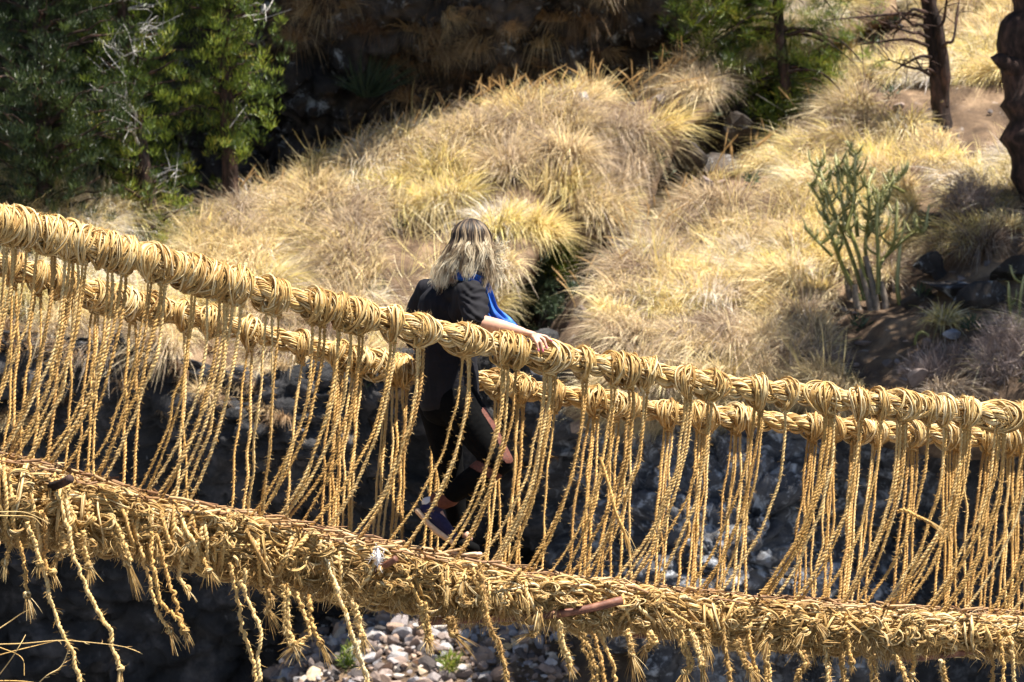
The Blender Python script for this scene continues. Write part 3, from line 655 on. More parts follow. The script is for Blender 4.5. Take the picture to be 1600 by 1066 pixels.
# ================================================================== shrubs
def bush(name, cen, rx, rz, d, nclump, mat, label, cat='shrub', per=30, L=.09, wd=.014, tw=24, up=.4):
    root = empty(name, P(cen[0], cen[1]+rz, d)); tag(root, label, cat)
    a_ = Acc(); b0 = P(cen[0], cen[1]+rz, d); sx = rx/F*d; sz = rz/F*d; c0 = P(cen[0], cen[1], d); ends = []
    for k in range(tw):
        v = unit(rng.normal(size=3)); e = c0+v*np.array([sx, sx*.7, sz])*rng.uniform(.6, 1); limb(a_, [b0, (b0+e)/2+rng.normal(size=3)*.05, e], .014, .004, 5, 8); ends.append(e)
    a_.build('stems', M_twig if mat is M_twig else M_bark, root)
    v = unit(rng.normal(size=(nclump, 3))); c = c0+v*np.array([sx, sx*.7, sz])*(rng.random(nclump)**.4)[:, None]
    la = Acc(); leaf_clumps(la, c, rng.uniform(.04, .12, nclump), int(per*1.6) if wd > .01 else per, L*(.75 if wd > .01 else 1), wd*(.5 if wd > .01 else 1), up); la.build('leaves' if mat is not M_twig else 'twigs', mat, root)
bush('shrub', (862, 395), 42, 48, 36.2, 130, M_leaf, 'dark green leafy shrub in the gully right of the woman')
bush('shrub', (835, 470), 40, 60, 36.0, 90, M_leaf_dull, 'dull green shrub low in the gully beside the scarf')
bush('shrub', (1255, 150), 26, 30, 39.5, 60, M_leaf_dull, 'small grey-green shrub behind the slim pine trunk')
bush('dead_bush', (1490, 590), 75, 42, 31.2, 330, M_twig, 'grey tangled dead bush above the rail on the right', 'bush', 24, .16, .003, 60)
bush('dead_bush', (1290, 590), 42, 40, 31.9, 170, M_twig, 'dry twiggy bush in the cactus shadow', 'bush', 22, .14, .003, 40)
bush('dead_bush', (1515, 330), 48, 55, 34.3, 170, M_twig, 'brown leafless bush between bare tree and gnarled trunk', 'bush', 20, .18, .003, 50)
bush('dead_bush', (1000, 610), 60, 28, 32.2, 150, M_twig, 'low grey twiggy bush behind the far rail at centre right', 'bush', 24, .14, .003, 30)
bush('dead_bush', (1575, 560), 50, 60, 30.6, 170, M_twig, 'shaded brown brush at the right edge above the rails', 'bush', 22, .16, .003, 40)
bush('dead_bush', (905, 560), 40, 40, 33.4, 120, M_twig, 'pinkish dry brush at the foot of the golden slope', 'bush', 24, .15, .003, 30)
# spiky green rosette on the cliff
b0 = P(575, 150, 40.2)[None]; o = tufts('rosette_plant', b0, np.array([[0, -.5, .8]]), np.array([.62]), 160, M_leaf_dull, '', lean=(0, -.2, .1), width=.010, droop=.5)
tag(o, 'dull green spiky rosette plant on the shaded cliff', 'plant'); del o['kind']
for (px, py, d, lab) in ((705, 1045, 32.4, 'bright green weed among the stones below the middle of the deck'), (545, 1035, 32.9, 'small yellow-green weed at the left end of the stone bank'), (800, 975, 33.4, 'green sprig at the top right of the stone bank')):
    wa_ = Acc(); leaf_clumps(wa_, P(px, py, d)+rng.normal(size=(9, 3))*.06, np.full(9, .08), 34, .09, .006, .9); tag(wa_.build('weed', M_leaf), lab, 'weed')

# single stones that stand out
def rock(px, py, d, s, label, shade=.85, pale=False):
    V, T_ = stone_mesh(P(px, py, d), s, None, 0); c = np.tile([shade]*3, (len(V), 1))
    tag(mesh_np('rock', V, T_, M_stone, None, c, False), label, 'rock')
rock(912, 152, 37.6, .12, 'round pinkish white stone on the ridge crest below the grass plume', .8)
rock(1270, 425, 33.9, .16, 'pale slanted stone left of the large cactus', .5)
for (px, py, d, s, lab) in [(1500, 455, 32.6, .42, 'broad dark rock ledge in shade right of the large cactus'), (1585, 425, 32.6, .38, 'dark rock in shade against the right edge of the photo'), (1440, 470, 32.7, .24, 'dark low rock between the column cactus and the rock ledge'), (1130, 262, 38.0, .42, 'dark grey rock outcrop under the slim pine'), (1080, 235, 37.9, .28, 'small dark outcrop at the head of the gully'), (1150, 205, 38.6, .3, 'dark outcrop tucked behind the slim pine trunk'), (1545, 470, 32.2, .30, 'dark shaded rock beside the cactus stems at the right edge'), (1460, 420, 33.2, .22, 'small dark rock above the rock ledge on the right')]:
    bmv, bt = stone_mesh(P(px, py, d), s, None, 0); bmv = bmv+unit(bmv-P(px, py, d))*(.10*fbm(bmv*5, 4, 7))[:, None]
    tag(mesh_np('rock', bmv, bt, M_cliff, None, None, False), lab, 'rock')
rock(1407, 168, 37.6, .11, 'grey broken stone left of the bare tree trunk', .3)
rock(1376, 515, 32.4, .05, 'small white pebble under the large cactus', .8)
rock(1420, 598, 31.3, .13, 'light grey angular stone above the rail on the right', .75)
rock(1485, 522, 31.6, .10, 'grey flat stone beside the hoop-shaped cactus', .7)
rock(440, 1032, 31.4, .05, 'tiny pale stone alone at the dark foot of the gorge wall', .8)
# ================================================================== rope bridge
NX = np.array([-400, -200, 0, 100, 200, 300, 400, 500, 600, 700, 800, 900, 1000, 1100, 1200, 1300, 1400, 1500, 1600, 1800, 2000.])
NY = np.array([262, 300, 347, 369, 397, 425, 452, 477, 502, 523, 545, 564, 583, 600, 613, 624, 633, 642, 650, 662, 672.])
FX = np.array([-400, -200, 0, 60, 100, 150, 200, 250, 300, 350, 400, 450, 500, 550, 600, 660, 755, 850, 950, 1050, 1150, 1250, 1350, 1450, 1600, 1800, 2000.])
FY = np.array([345, 375, 414, 428, 440, 458, 472, 483, 493, 507, 520, 534, 546, 561, 572, 585, 596, 615, 629, 645, 652, 664, 671, 679, 688, 699, 708.])
TX = np.array([-400, -200, 0, 100, 200, 300, 400, 500, 600, 700, 800, 900, 1000, 1100, 1200, 1300, 1400, 1500, 1600, 1800, 2000.])
TY = np.array([600, 655, 712, 736, 764, 790, 806, 828, 850, 870, 890, 906, 917, 927, 936, 944, 951, 958, 963, 970, 976.])
BY = np.array([760, 810, 850, 856, 870, 884, 908, 930, 945, 957, 966, 976, 985, 998, 1008, 1013, 1016, 1019, 1021, 1026, 1030.])
dn = lambda x: 13.3+x/1600*2.4
df = lambda x: dn(x)+1.15
nY = lambda x: np.interp(x, NX, NY); fY = lambda x: np.interp(x, FX, FY); tY = lambda x: np.interp(x, TX, TY); bY = lambda x: np.interp(x, TX, BY)
bridge = empty('rope_bridge', P(800, 960, dn(800)+.6))
tag(bridge, 'braided straw rope bridge with knotted hangers and a twig deck, slung across the gorge', 'bridge')
ADIR = unit(P(1000, 583, dn(1000))-P(900, 564, dn(900)))   # roughly along the bridge

def rail(xs, yf, dfun, R, name, label, ny=12):
    acc = Acc(); path = P(xs, yf(xs), dfun(xs)); path = cr(path, 200)
    path = path+np.stack([0*path[:, 0], .01*fbm(path*2, 2, 3), .014*fbm(path*3.1, 2, 8)], -1)
    cable(acc, path, R*.92, .30, 3, ny, .0042, .55, .014, 420)
    o = acc.build(name, M_rope, bridge); tag(o, label); return o, path
near_rail, npath = rail(NX, nY, dn, .060, 'handrail', 'near handrail cable', 22)
far_rail, fpath = rail(FX, fY, df, .058, 'handrail', 'far handrail cable', 20)
npx = proj(npath)[0]; fpx = proj(fpath)[0]
def at(path, pxs, x): 
    return np.array([np.interp(x, pxs, path[:, k]) for k in range(3)])
def lashing(path, pxs, x, rail_o, R, turns, half, big=1.0, cross=True):
    """cord wound round the rail, wide on top and gathered underneath"""
    acc = Acc(); c0 = at(path, pxs, x); ax = unit(at(path, pxs, x+12)-at(path, pxs, x-12)); up = unit(np.array([0, 0, 1.])-ax[2]*ax); sd = np.cross(ax, up)
    if sd[1] > 0: sd = -sd       # towards the camera
    til = rng.normal()*.8; gat = rng.uniform(0, .35)
    turns = int(turns*1.5)
    for k in range(turns):
        u = (k+.5+rng.normal()*.5)/turns*2-1; a0 = rng.uniform(-.6, .3); a = np.linspace(a0, a0+2*math.pi+rng.uniform(-.5, .8), 30); topn = .5+.5*np.cos(a)
        axial = u*half*(gat+(1-gat)*topn)+half*(til+rng.normal()*.5)*np.sin(a)+.008*np.sin(2*a+rng.random()*6)
        lay = abs(rng.normal())*.007+.010*max(0, 1-abs(u)*1.2)
        rr = (R*1.02+.004+lay+(1-topn)*.014)*big*(1+.035*np.sin(3*a+rng.random()*6))
        c = c0+ax*axial[:, None]+up*(np.cos(a)*rr)[:, None]+sd*(np.sin(a)*rr)[:, None]
        bundle(acc, c, rng.uniform(.0038, .0066), rng.integers(2, 5))
    if cross:
        for k in range(rng.integers(1, 5)):
            s = rng.choice([-1, 1]); a = np.linspace(-1.2, rng.uniform(1.6, 2.6), 20); rr = R*1.16+.02*rng.random()+.008
            axial = s*half*np.linspace(-rng.uniform(.6, 1.2), rng.uniform(.4, 1), 20)+rng.normal()*.01
            c = c0+ax*axial[:, None]+up*(np.cos(a)*rr)[:, None]+sd*(np.sin(a)*rr)[:, None]
            bundle(acc, c, rng.uniform(.004, .008), 3)
    m = 110; a = rng.uniform(-2, 2.5, m)[:, None]; o = np.cos(a)*up+np.sin(a)*sd; whiskers(acc, c0+ax*rng.uniform(-half, half, m)[:, None]+o*R*1.15, .032, .0013, 1, o)
    for k in range(rng.integers(1, 4)):
        a = rng.uniform(-1.5, 2.2); o = math.cos(a)*up+math.sin(a)*sd; fray(acc, c0+ax*rng.uniform(-half, half)+o*R*1.15, o*.5+ax*rng.choice([-1, 1])+rng.normal(size=3)*.3, rng.uniform(.025, .055), 7, .3, .0014)
    # gathered neck under the rail
    for k in range(6):
        st = c0-up*R*.9+ax*rng.normal()*half*.6+sd*rng.normal()*.02; e = c0-up*(R+.045)+ax*rng.normal()*.008
        bundle(acc, cr([st, st*.5+e*.5+ax*rng.normal()*.01, e], 8), .007, 3)
    acc.build('lashing', M_rope, rail_o)

near_cl = [(-150, 3), (-110, 3), (-75, 3), (-40, 3), (-12, 2), (8, 2), (25, 2), (42, 1), (60, 1), (84, 2), (104, 2), (118, 3), (134, 3), (174, 2), (196, 2), (236, 2), (258, 3), (304, 2), (324, 1), (346, 2), (362, 2), (378, 1), (420, 2), (436, 1), (488, 1), (504, 2), (530, 2), (546, 1), (564, 2), (614, 2), (657, 4), (728, 4), (787, 4), (808, 1), (857, 7), (912, 2), (960, 3), (982, 2), (1010, 3), (1075, 4), (1110, 3), (1186, 5), (1228, 1), (1292, 6), (1344, 3), (1376, 1), (1408, 6), (1452, 1), (1476, 2), (1510, 6), (1562, 6), (1600, 2), (1640, 5), (1690, 4), (1750, 4), (1810, 4)]
sub = lambda c: c[..., None]
wrapdone = []
for x, n in near_cl:
    left = x < 330
    half = .020+.006*min(n, 6) if not left else .045
    if not any(abs(x-w0) < (13 if not left else 20) for w0 in wrapdone):
        lashing(npath, npx, x, near_rail, .051 if not left else .054, int(4+half*130), half, 1.0 if not left else 1.0); wrapdone.append(x)
for x in list(range(-60, 400, 44)):
    lashing(npath, npx, x+rng.normal()*7, near_rail, .056, 9, .05, 1.0)
far_cl = [(-80, 3), (-30, 3), (22, 2), (60, 2), (105, 2), (150, 3), (205, 2), (290, 2), (392, 2), (472, 1), (532, 4), (560, 6), (612, 6), (634, 3), (690, 3), (780, 3), (815, 6), (868, 1), (930, 4), (958, 4), (985, 2), (1045, 6), (1092, 5), (1108, 2), (1152, 5), (1172, 2), (1270, 6), (1300, 6), (1340, 5), (1370, 3), (1425, 4), (1480, 3), (1498, 5), (1545, 4), (1575, 6), (1600, 4), (1660, 4), (1720, 4)]
wd2 = []
for x, n in far_cl:
    if not any(abs(x-w0) < 16 for w0 in wd2):
        h_ = .020+.006*min(n, 5); lashing(fpath, fpx, x, far_rail, .048, int(4+h_*110), h_); wd2.append(x)
for x in (90, 175, 240, 330, 625, 590, 1590): lashing(fpath, fpx, x, far_rail, .050, 9, .05, 1.0)

# hangers: a gathering knot + its strands
def hanger(path, pxs, x, n, far):
    n = max(1, int(round(n*.82))) if not far else min(n, 4)
    c0 = at(path, pxs, x); top = c0-np.array([0, 0, .060]); acc = Acc()
    for k in range(5):     # binding turns round the head of the bundle
        a = np.linspace(0, 6.6, 14); rr = .008+.003*n; z = top+np.array([0, 0, -.01-.006*k])
        tubes(acc, np.stack([z[0]+rr*np.cos(a), z[1]+rr*np.sin(a), z[2]+.006*np.sin(a+k)], -1), .0045, 4)
    m = 8; whiskers(acc, np.tile(top, (m, 1)), .03, .0011)
    h = acc.build('hanger', M_strand, bridge, loc=top)
    if far: base_shift = rng.uniform(-28, -6)
    elif x < 400: base_shift = rng.uniform(-122, -84)
    elif x < 440: base_shift = -30
    else: base_shift = rng.uniform(-132, -98)
    fan = (9+2.2*n) if not far else 9+2*n
    for k in range(n):
        u = (k-(n-1)/2)/max(1, n-1)*2 if n > 1 else 0
        xb = x+base_shift+u*fan*.8+rng.normal()*4
        xt = x+u*(1.6*n if not far else 1.6*n)
        if far: yb = tY(xb)+10; db = dn(xb)+.92
        else: yb = tY(xb)+rng.uniform(14, 34); db = dn(xb)+.085
        pt = at(path, pxs, xt)-np.array([0, 0, .054]) if n > 1 else top
        pb = P(xb, yb, db); t = np.linspace(0, 1, 9)[:, None]
        e = 2.25 if not far else 1.1
        pe = pt+(pb-pt)*t; lat = (pb-pt)*np.array([1, 1, 0])
        sh = (t**e-t); c = pe+lat*sh+rng.normal(size=(9, 3))*.006*np.sin(t*3.14)
        c[:, 2] += (.0)
        bulge = np.array([-.8, -.5, 0])*rng.uniform(-.02, .03); c = c+bulge*np.sin(t*3.14)
        if not far: c = np.vstack([c, P(xb-4, yb+18, dn(xb)+.06), P(xb-6, yb+40, dn(xb)+.10)])
        a_ = Acc(); twisted(a_, c, rng.uniform(.0064, .0092), rng.uniform(.030, .043), 2, 240, step=.0064, Lf=.016)
        a_.build('strand', M_strand, h, loc=pt)
for x, n in near_cl: hanger(npath, npx, x+rng.normal()*1.5, n, False)
for x, n in far_cl: hanger(fpath, fpx, x+rng.normal()*1.5, n, True)

# loose crossing cords between hangers
for pts in ([(938, 715, dn(938)+.0), (952, 760, dn(940)-.03), (962, 800, dn(940)-.04), (975, 830, dn(940)-.03)], [(1402, 800, dn(1400)), (1412, 797, dn(1400)-.03), (1425, 803, dn(1400)-.03), (1445, 812, dn(1400)-.02)]):
    a_ = Acc(); pp = [P(*p) for p in pts]; twisted(a_, pp, .010, .04, 2, 120); fray(a_, pp[-1], pp[-1]-pp[-2], .13, 18, .22); a_.build('cord_end', M_strand, bridge)

# deck: floor cables
xs = np.linspace(-380, 1980, 60)
def wig(seed, amp): return amp*fbm(np.stack([xs*.012, xs*0+seed, xs*0], -1), 3, seed)
def deck_cable(frac, doff, R, seed, label=None, name='floor_cable'):
    acc = Acc(); y = tY(xs)+(bY(xs)-tY(xs))*frac+wig(seed, 10); path = P(xs, y, dn(xs)+doff+wig(seed+5, .03))
    cable(acc, path, R, .30, 3, 20, .0046, 1.1, .018, 1500, hand=rng.choice([-1, 1])); o = acc.build(name, M_deck, bridge)
    if label: tag(o, label)
deck_cable(.27, .05, .060, 3, 'upper edge cable, brightly sunlit')
deck_cable(.46, .07, .078, 13); deck_cable(.70, .12, .078, 23); deck_cable(.86, .20, .066, 33)
deck_cable(.60, .42, .095, 43); deck_cable(.62, .66, .095, 53); deck_cable(.45, .92, .075, 63, 'far edge cable')

# side bindings: turns of cord round the edge cables
def binding(x, turns):
    acc = Acc(); yt, yb = tY(x)+4, bY(x)-2
    for k in range(turns):
        xx = x+rng.normal()*9; a = np.linspace(-.4, 2*math.pi-1.0+rng.random(), 30); cy = (yt+yb)/2+rng.normal()*3; hy = (yb-yt)/2*rng.uniform(.75, 1.08)
        tilt = rng.normal()*16-6
        c = P(xx+tilt*np.cos(a), cy-hy*np.cos(a), dn(xx)+.12-.165*np.sin(a)*rng.uniform(.8, 1.15))
        c = c+.012*np.stack([fbm(c*9, 2, 1), fbm(c*9, 2, 2), fbm(c*9, 2, 3)], -1)
        if rng.random() < .5: twisted(acc, c, .011, .045, 2, 90)
        else: bundle(acc, c, rng.uniform(.005, .009), 6)
    acc.build('binding', M_deck, bridge)
bx = sorted([x-88 for x, n in near_cl] + list(rng.uniform(-150, 1750, 16)))
for x in bx: binding(x, rng.integers(1, 4))

# shaggy loose fibre over the deck side
acc = Acc(); acc2 = Acc()
K = 1000; X = rng.uniform(-180, 1780, K)
for x in X:
    f = rng.random()*.92; y = tY(x)+6+(bY(x)-tY(x)-6)*f; p = P(x, y, dn(x)+.06-.05*math.sin(f*3.14)+rng.random()*.05)
    d = unit(ADIR*rng.choice([-1, 1])*rng.uniform(.4, 1.4)+np.array([0, -.22, -.28+rng.normal()*.5])); nn = rng.integers(12, 34); L = rng.uniform(.04, .10)
    dd = unit(d+rng.normal(size=(nn, 3))*.33); l = L*rng.uniform(.6, 1.2, nn)[:, None, None]; t = np.linspace(0, 1, 5)[None, :, None]
    c = p+rng.normal(size=(nn, 1, 3))*.012+dd[:, None]*l*t+np.array([0, 0, -.5])*l*t**2+unit(rng.normal(size=(nn, 3)))[:, None]*l*.18*np.sin(t*3.14)
    tubes(acc, c, np.broadcast_to(rng.uniform(.0010, .0021)*np.array([1, 1, .9, .8, .4]), (nn, 5)), 4)
# thicker loops and curls of cord lying in the mass
for x in rng.uniform(-180, 1780, 36):
    f = rng.uniform(.05, 1.0); y = tY(x)+(bY(x)-tY(x))*f; p = P(x, y, dn(x)-.0-.05*math.sin(f*3.14)); a0 = rng.uniform(0, 6.28); th = np.linspace(0, rng.uniform(1.5, 4.5), 14)
    r_ = rng.uniform(.03, .09); c = p+r_*np.cos(th+a0)[:, None]*ADIR+r_*.8*np.sin(th+a0)[:, None]*np.array([0, 0, 1])+np.array([0, -1, 0])*(.02*np.sin(th*1.7))[:, None]
    bundle(acc, c, rng.uniform(.004, .007), 4)
o = acc.build('loose_fibre', M_deck, bridge); tag(o, kind='stuff')

# knots and wads of cord sitting in the side of the deck
for x in rng.uniform(-180, 1780, 90):
    f = rng.uniform(.08, .9); p = P(x, tY(x)+(bY(x)-tY(x))*f, dn(x)-.01-.04*math.sin(f*3.14)); rk = rng.uniform(.018, .042); u0 = unit(rng.normal(size=3)); u0b = unit(np.cross(u0, rng.normal(size=3)))
    for q in range(int(8+rk*260)):
        th = np.linspace(0, rng.uniform(3, 6), 14)+rng.random()*6; u1 = unit(u0+rng.normal(size=3)*.4); u2 = unit(u0b+rng.normal(size=3)*.4)
        bundle(acc2, p+rk*rng.uniform(.6, 1.1)*(np.cos(th)[:, None]*u1+np.sin(th)[:, None]*u2)*np.array([1.3, .8, .9]), rng.uniform(.0028, .0048), 3)
o2 = acc2.build('cord_wads', M_deck, bridge); tag(o2, kind='stuff')

# twig mat on top of the deck
acc = Acc(); perp = unit(np.array([-ADIR[1], ADIR[0], 0]))
M_ = 1500; X = rng.uniform(-200, 1800, M_); dd_ = rng.uniform(.03, .95, M_)**1.3
for k in range(M_):
    x = X[k]; y = tY(x)+rng.uniform(-6, 12); p = P(x, y, dn(x)-.03+dd_[k]*.93)
    d = unit(ADIR*rng.choice([-1, 1])+perp*rng.normal()*1.1+np.array([0, 0, .16*rng.normal()])); L = rng.uniform(.04, .20)
    c = np.stack([p-d*L/2, p+rng.normal(size=3)*.006, p+d*L/2]); tubes(acc, c, rng.uniform(.0025, .0080), 5)
o = acc.build('twig_mat', M_stick, bridge); tag(o, kind='stuff')

# cross poles
def pole(pts, r, label, m=M_pole):
    acc = Acc(); c = cr([P(*p) for p in pts], 26); rr = r*(1+.12*fbm(c*9, 2, 6)); rr = np.r_[0, rr, 0]; c = np.vstack([c[:1], c, c[-1:]]); tubes(acc, c, rr[None], 10, rnd=[.5])
    tag(acc.build('cross_pole', m, bridge), label)
pole([(68, 762, dn(68)+.1), (90, 758, dn(90)-.06), (110, 748, dn(110)-.17)], .021, 'grey branch stub with pale cut end', M_bark)
pole([(575, 896, dn(575)+.1), (600, 884, dn(600)-.05), (619, 873, dn(619)-.12)], .016, 'short brown branch stub')
pole([(655, 972, dn(655)+.1), (730, 968, dn(730)+.08), (830, 963, dn(830)+.05), (905, 954, dn(905)-.05), (972, 938, dn(972)-.12)], .020, 'long reddish pole under the deck')
pole([(985, 992, dn(985)+.15), (1090, 992, dn(1090)+.2), (1210, 1000, dn(1210)+.25)], .019, 'dark pole under the deck')
pole([(1410, 1028, dn(1410)+.15), (1480, 1022, dn(1480)+.1), (1545, 1012, dn(1545)+.05)], .022, 'dark red pole under the right end of the deck')
for x in (-120, 150, 360, 520, 1130, 1300, 1700):
    y = bY(x)-22; pole([(x-8, y, dn(x)+.14), (x+10, y-2, dn(x)+.4), (x+30, y-4, dn(x)+1.05)], .02, None)
# scrap of white wool caught beside the stub
acc = Acc(); whiskers(acc, P(590, 868, dn(590)-.08)+rng.normal(size=(150, 3))*np.array([.010, .010, .020]), .03, .0014, 1, np.tile([0, 0, -1.], (150, 1)), 1.2)
M_wool = simple("white_wool", [(.3, (.6, .58, .58)), (.7, (.85, .83, .84))], 20)
tubes(acc, P(590, 868, dn(590)-.08)+np.array([[0, 0, .035], [0.004, -.004, 0], [0, 0, -.04]]), np.array([[.004, .012, .003]]), 8)
tag(acc.build('wool_scrap', M_wool), 'tuft of white wool caught on the deck beside a branch stub', 'wool')

# dangling cord ends
tails = [
 ([(88, 770), (105, 820), (120, 880), (140, 930), (158, 965), (172, 985), (175, 1010), (188, 1045)], 1.0, 1),
 ([(20, 815), (30, 850), (38, 890), (42, 930)], 1.2, 1), ([(55, 810), (66, 870), (74, 920), (90, 970), (108, 1010), (120, 1045), (128, 1090)], 1.1, 0),
 ([(40, 815), (55, 850), (62, 880)], 1.0, 1), ([(68, 800), (72, 840), (70, 880), (82, 895)], 1.0, 1), ([(5, 830), (14, 850), (8, 880)], 1.0, 1),
 ([(205, 800), (218, 850), (232, 900), (245, 950), (265, 985)], 1.25, 1), ([(236, 830), (240, 890), (252, 940), (275, 965), (290, 985)], 1.0, 1), ([(245, 830), (262, 900), (278, 950), (286, 985)], 1.0, 1),
 ([(296, 800), (308, 835), (316, 870), (325, 890)], 1.1, 1), ([(268, 850), (282, 875), (280, 900), (292, 920)], 1.1, 1), ([(130, 830), (132, 860), (138, 885)], 1.9, 1), ([(90, 830), (100, 850), (92, 868)], 1.6, 1), ([(172, 820), (185, 850), (198, 880)], 1.8, 1),
 ([(358, 880), (370, 930), (378, 980), (395, 1030), (402, 1090)], 1.1, 0), ([(384, 890), (380, 920), (395, 955), (408, 990), (404, 1030), (410, 1090)], 1.1, 0),
 ([(415, 920), (420, 940), (418, 955)], 1.6, 1), ([(443, 915), (444, 950), (446, 985), (455, 1005)], 1.5, 1), ([(462, 925), (475, 960), (484, 985), (470, 1005)], 1.4, 1), ([(482, 930), (488, 975), (500, 1005)], 1.2, 1),
 ([(497, 845), (512, 890), (530, 935), (545, 980), (558, 1020), (572, 1060), (580, 1100)], 1.9, 0), ([(550, 940), (558, 970), (566, 995)], 1.6, 1),
 ([(658, 940), (662, 975), (668, 1000)], 2.3, 1), ([(700, 965), (704, 985), (708, 992)], 1.5, 1), ([(748, 880), (756, 930), (764, 975), (780, 1010), (790, 1050), (794, 1100)], 1.5, 0), ([(740, 890), (758, 960), (772, 1000)], 1.0, 0),
 ([(842, 968), (838, 985), (832, 992)], 1.6, 1), ([(872, 975), (878, 1010), (890, 1040)], 2.2, 1), ([(902, 970), (912, 1010), (925, 1045), (930, 1100)], 1.9, 0), ([(926, 985), (935, 1020), (943, 1060), (945, 1100)], 1.0, 0), ([(935, 985), (950, 1020), (960, 1050), (962, 1100)], 1.0, 0),
 ([(978, 985), (984, 1005), (987, 1022)], 2.0, 1), ([(1012, 990), (1018, 1005), (1010, 1012)], 1.6, 1), ([(1055, 975), (1064, 1010), (1076, 1035), (1070, 1050)], 2.2, 1), ([(1078, 985), (1090, 1020), (1096, 1040)], 2.0, 1), ([(1100, 985), (1103, 1005)], 1.6, 1),
 ([(1128, 960), (1132, 1010), (1140, 1050), (1142, 1100)], 1.8, 0), ([(1165, 950), (1170, 1000), (1176, 1030), (1182, 1050)], 1.2, 1), ([(1150, 1000), (1160, 1030), (1170, 1045)], 2.0, 1), ([(1192, 990), (1196, 1040), (1198, 1100)], 1.9, 0),
 ([(1245, 1010), (1258, 1035), (1246, 1055), (1238, 1090)], 1.9, 1), ([(1285, 975), (1290, 1020), (1292, 1060), (1290, 1100)], 2.0, 0), ([(1310, 990), (1314, 1030), (1318, 1070), (1320, 1100)], 2.0, 0), ([(1322, 960), (1324, 1000), (1330, 1035)], 1.0, 1), ([(1360, 1015), (1362, 1050), (1362, 1100)], 1.9, 0),
 ([(1395, 1020), (1408, 1045), (1420, 1075)], 1.8, 1), ([(1470, 1030), (1475, 1060), (1480, 1100)], 1.5, 0), ([(1545, 990), (1552, 1040), (1548, 1090)], 1.3, 0), ([(1560, 985), (1568, 1040), (1566, 1090)], 1.4, 0), ([(1580, 1000), (1584, 1050), (1590, 1095)], 1.4, 0), ([(1425, 1010), (1428, 1035), (1424, 1055)], 1.2, 1)]
for pts, sc, fr in tails:
    acc = Acc(); x0 = pts[0][0]; dz = dn(x0)+rng.uniform(-.09, .02); c = [P(x, y, dz+rng.normal()*.008) for x, y in pts]
    nb = 1 if sc < 1.45 else 2
    for k in range(nb):
        cc = np.array(c)+rng.normal(size=3)*.006*k+np.array([.012*k, 0, 0]); twisted(acc, cr(cc, 30)+.004*rng.normal(size=(30, 3)), .0105, .042, 2, 160 if nb == 1 else 320, Lf=.028)
    tl = acc.build('dangling_cord', M_deck if nb == 2 else M_strand, bridge)
    if fr:
        acc = Acc(); e = np.array(c[-1]); d = e-np.array(c[-2]); kn = e+rng.normal(size=(1, 3))*.002
        for k in range(7):
            th = np.linspace(0, 5.5, 12)+rng.random()*6; r_ = .014+.003*rng.random(); u1 = unit(rng.normal(size=3)); u2 = unit(np.cross(u1, rng.normal(size=3)))
            tubes(acc, kn+r_*(np.cos(th)[:, None]*u1+np.sin(th)[:, None]*u2), .0045, 4)
        fray(acc, e, d+rng.normal(size=3)*.02, rng.uniform(.04, .095)*min(sc, 1.5), int(rng.uniform(10, 26)*sc), rng.uniform(.2, .7), .0013); acc.build('frayed_end', M_deck, tl)
# short tufts of rope ends along the side
for k in range(14):
    x = rng.uniform(-60, 1640); f = rng.uniform(.15, .85); p = P(x, tY(x)+(bY(x)-tY(x))*f, dn(x)-.05); acc = Acc(); d = unit([rng.normal()*.6, -.4, -1])
    for q in range(4):
        th = np.linspace(0, 5.5, 12)+rng.random()*6; u1 = unit(rng.normal(size=3)); u2 = unit(np.cross(u1, rng.normal(size=3)))
        tubes(acc, p+.016*(np.cos(th)[:, None]*u1+np.sin(th)[:, None]*u2), .005, 4)
    fray(acc, p, d, rng.uniform(.05, .10), 34, .38, .0017); acc.build('rope_end_tuft', M_deck, bridge)

# dry grass stalks near the camera, lower left
root = empty('dry_grass_plant', P(-40, 1180, 12.6)); tag(root, 'few dry grass stalks arching in from the lower left corner', 'plant')
for pts in ([(-60, 1008), (30, 1006), (90, 1001), (130, 1003), (190, 1010), (219, 1020)], [(-60, 1040), (20, 1018), (60, 1008), (90, 1001)], [(-40, 1000), (0, 1012), (34, 1028), (38, 1056)], [(-30, 1090), (10, 1040), (30, 1010), (40, 992)], [(-30, 1000), (10, 975), (35, 958), (53, 950)], [(40, 1090), (70, 1058), (95, 1042), (107, 1016)], [(-60, 1066), (0, 1064), (40, 1065), (70, 1070)],
            [(-40, 799), (0, 800), (40, 801), (78, 818)], [(-40, 806), (10, 806), (50, 808), (66, 822)]):
    acc = Acc(); c = cr([P(x, y, 12.5+rng.normal()*.05) for x, y in pts], 24); tubes(acc, c, np.linspace(.0032, .0012, 24)[None], 5, rnd=[rng.uniform(.5, 1)])
    if pts[-1][0] > 100: whiskers(acc, c[12:], .02, .0012, 1, np.tile([1., 0, 0], (12, 1)))
    acc.build('stalk', M_strand, root)
